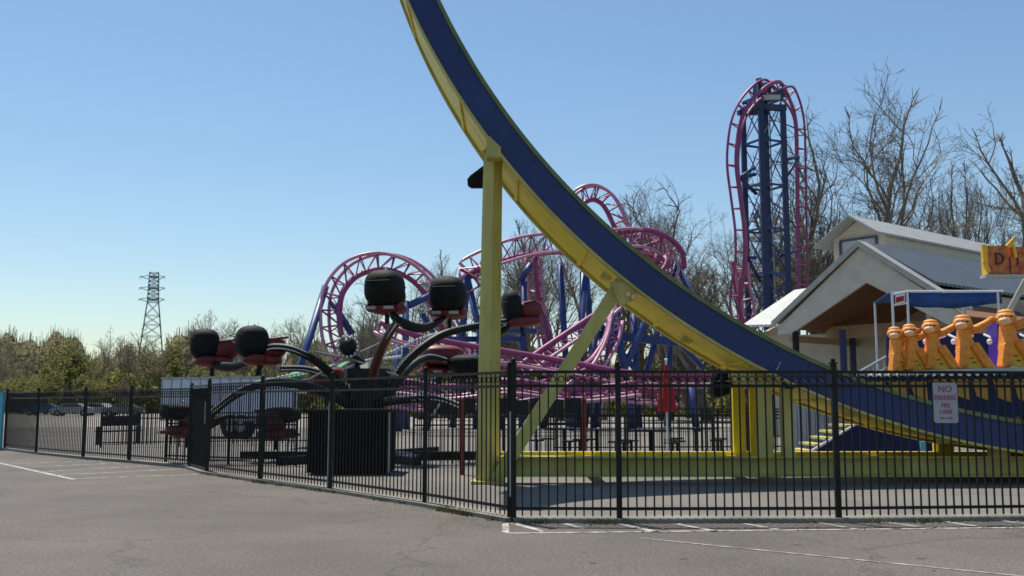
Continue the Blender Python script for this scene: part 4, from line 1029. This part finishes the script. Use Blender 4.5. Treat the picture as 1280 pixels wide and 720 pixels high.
wood = [('H',-10,384,120,'reddish budding tree cut by the left edge'),('E',28,418,150,'brownish budding tree second from the left edge'),('G',62,432,155,'thin greyish tree left of the highest woods'),
 ('F',98,425,140,'yellow green tree low in the woods left of the pylon'),('E',132,409,150,'tall brown tree left of the pylon'),('G',160,418,160,'thin tree right beside the left foot of the pylon'),
 ('E',186,405,145,'broad olive tree in front of the pylon foot'),('F',210,425,150,'green tree right of the pylon foot'),('G',232,420,165,'thin tree left of the leftmost covered car'),
 ('G',268,386,130,'pale green budding tree above the leftmost covered cars'),('G',300,398,140,'thin budding tree between the two leftmost cars'),('E',330,405,150,'brown budding tree right of the second covered car'),
 ('G',352,396,140,'thin tall budding tree left of the leaning blue column'),('G',376,392,150,'thin budding tree beside the leaning blue column'),('F',250,456,118,'bright yellow green bush tree below the leftmost car'),
 ('E',400,410,140,'brown tree behind the leaning blue column'),('F',60,462,130,'low green tree above the far left fence'),('H',148,470,125,'low reddish bush tree above the parked cars'),
 ('F',115,468,128,'low bright green tree above the parked cars'),('G',445,380,120,'thin tree inside the left half of the pink loop'),('E',8,430,140,'brown tree behind the reddish one at the left edge'),('F',30,470,132,'low green tree nearest the left edge'),
 ('F',300,462,125,'low green tree behind the two left cars'),('E',280,440,150,'brown tree behind the left pair of cars'),('F',355,455,130,'low green tree left of the awning'),('E',440,430,130,'brown tree behind the lighted globe')]
for i, (kd, u, v, Y, lb) in enumerate(wood): tree(kd, u, v, Y, lb, i*1.37, 1.15 if v > 440 else .95)
for k in protos:
    if k not in used: raise Exception(k)
# undergrowth and far wood as one mass
rn = random.Random(8)
def mass(name, n, ufun, yfun, hfun, m, ls):
    mb = MB()
    for i in range(n):
        u = ufun(); Y = yfun(); hm = hfun(u)*Y/F
        z = hm*(rn.random()**.8); p = V(((u-640)/F*Y, Y, z))
        a = V((rn.gauss(0,1), rn.gauss(0,1), rn.gauss(0,1))).normalized()*ls*rn.uniform(.4,1.3); b = a.cross(V((rn.gauss(0,1), rn.gauss(0,1), rn.gauss(0,1)))).normalized()*ls*.7
        mb.add([p-a, p+b, p+a, p-b], [(0,1,2,3)])
        if i % 10 == 0:
            q = V((p.x,p.y,0)); mb.tube([q, q+V((rn.gauss(0,.6), rn.gauss(0,.6), hm*rn.uniform(.7,1.15)))], [.16,.03], 3, False)
    return tag(mb.build(name, m), kind='stuff')
hf = lambda u: 78+12*math.sin(u*.031)+9*math.sin(u*.083+1)+5*math.sin(u*.21)
mass('distant_wood', 42000, lambda: rn.uniform(-120,520), lambda: rn.uniform(165,215), hf, 'leaf_brown', .5)
mass('distant_wood', 16000, lambda: rn.uniform(-120,520), lambda: rn.uniform(158,175), lambda u: hf(u*1.3+40)*.55, 'leaf_green', .45)
mass('undergrowth', 32000, lambda: rn.uniform(400,1300), lambda: rn.uniform(112,135), lambda u: 74+16*math.sin(u*.023)+10*math.sin(u*.07), 'bud_leaf', .38)
mass('undergrowth', 8000, lambda: rn.uniform(400,1300), lambda: rn.uniform(104,112), lambda u: 40+10*math.sin(u*.05), 'leaf_green', .3)
# far hill
mb = MB(); n = 60
vs = []; 
for i in range(n+1):
    x = -1900+3800*i/n; hgt = 38+22*math.sin(i*.23+1)+9*math.sin(i*.8)
    vs += [(x,1600,-5), (x,1800,hgt), (x,2300,-5)]
fs = []
for i in range(n):
    for j in range(2): fs.append((i*3+j, (i+1)*3+j, (i+1)*3+j+1, i*3+j+1))
mb.add(vs, fs); tag(mb.build('hill', 'hill', smooth=True), kind='structure')

# ------------------------------------------------------------------ light
SAZ = (-.23, .35); EL = math.atan(1/math.hypot(*SAZ))
sd = V((SAZ[0], SAZ[1], 1)).normalized()
sun = bpy.data.lights.new('sun', 'SUN'); sun.energy = 4.8; sun.angle = R(.5); sun.color = (1,.94,.83)
so = bpy.data.objects.new('sun', sun); col.objects.link(so); so.rotation_euler = sd.to_track_quat('Z', 'Y').to_euler(); so.location = (-20,30,50)
w = bpy.data.worlds.new('World'); scn.world = w; w.use_nodes = True; nt = w.node_tree
bg = nt.nodes['Background']; sky = nt.nodes.new('ShaderNodeTexSky'); sky.sky_type = 'NISHITA'; sky.sun_disc = False
sky.sun_elevation = EL; sky.sun_rotation = math.atan2(SAZ[0], SAZ[1]); sky.air_density = 1.15; sky.dust_density = .5; sky.ozone_density = 1.5; sky.altitude = 50
vmul = nt.nodes.new('ShaderNodeVectorMath'); vmul.operation = 'MULTIPLY'; vmul.inputs[1].default_value = (.945,.995,1.01); nt.links.new(sky.outputs[0], vmul.inputs[0]); hs = nt.nodes.new('ShaderNodeHueSaturation'); hs.inputs['Saturation'].default_value = 1.08; hs.inputs['Value'].default_value = 1.06; nt.links.new(vmul.outputs[0], hs.inputs['Color']); nt.links.new(hs.outputs[0], bg.inputs['Color']); bg.inputs['Strength'].default_value = .098
scn.view_settings.view_transform = 'Standard'; scn.view_settings.look = 'None'; scn.view_settings.exposure = .24; scn.view_settings.gamma = 1
scn.render.engine = 'CYCLES'
scn.cycles.filter_width = 1.6
for o in bpy.data.objects:
    if '_w' in o: del o['_w']
    if '_h' in o: del o['_h']
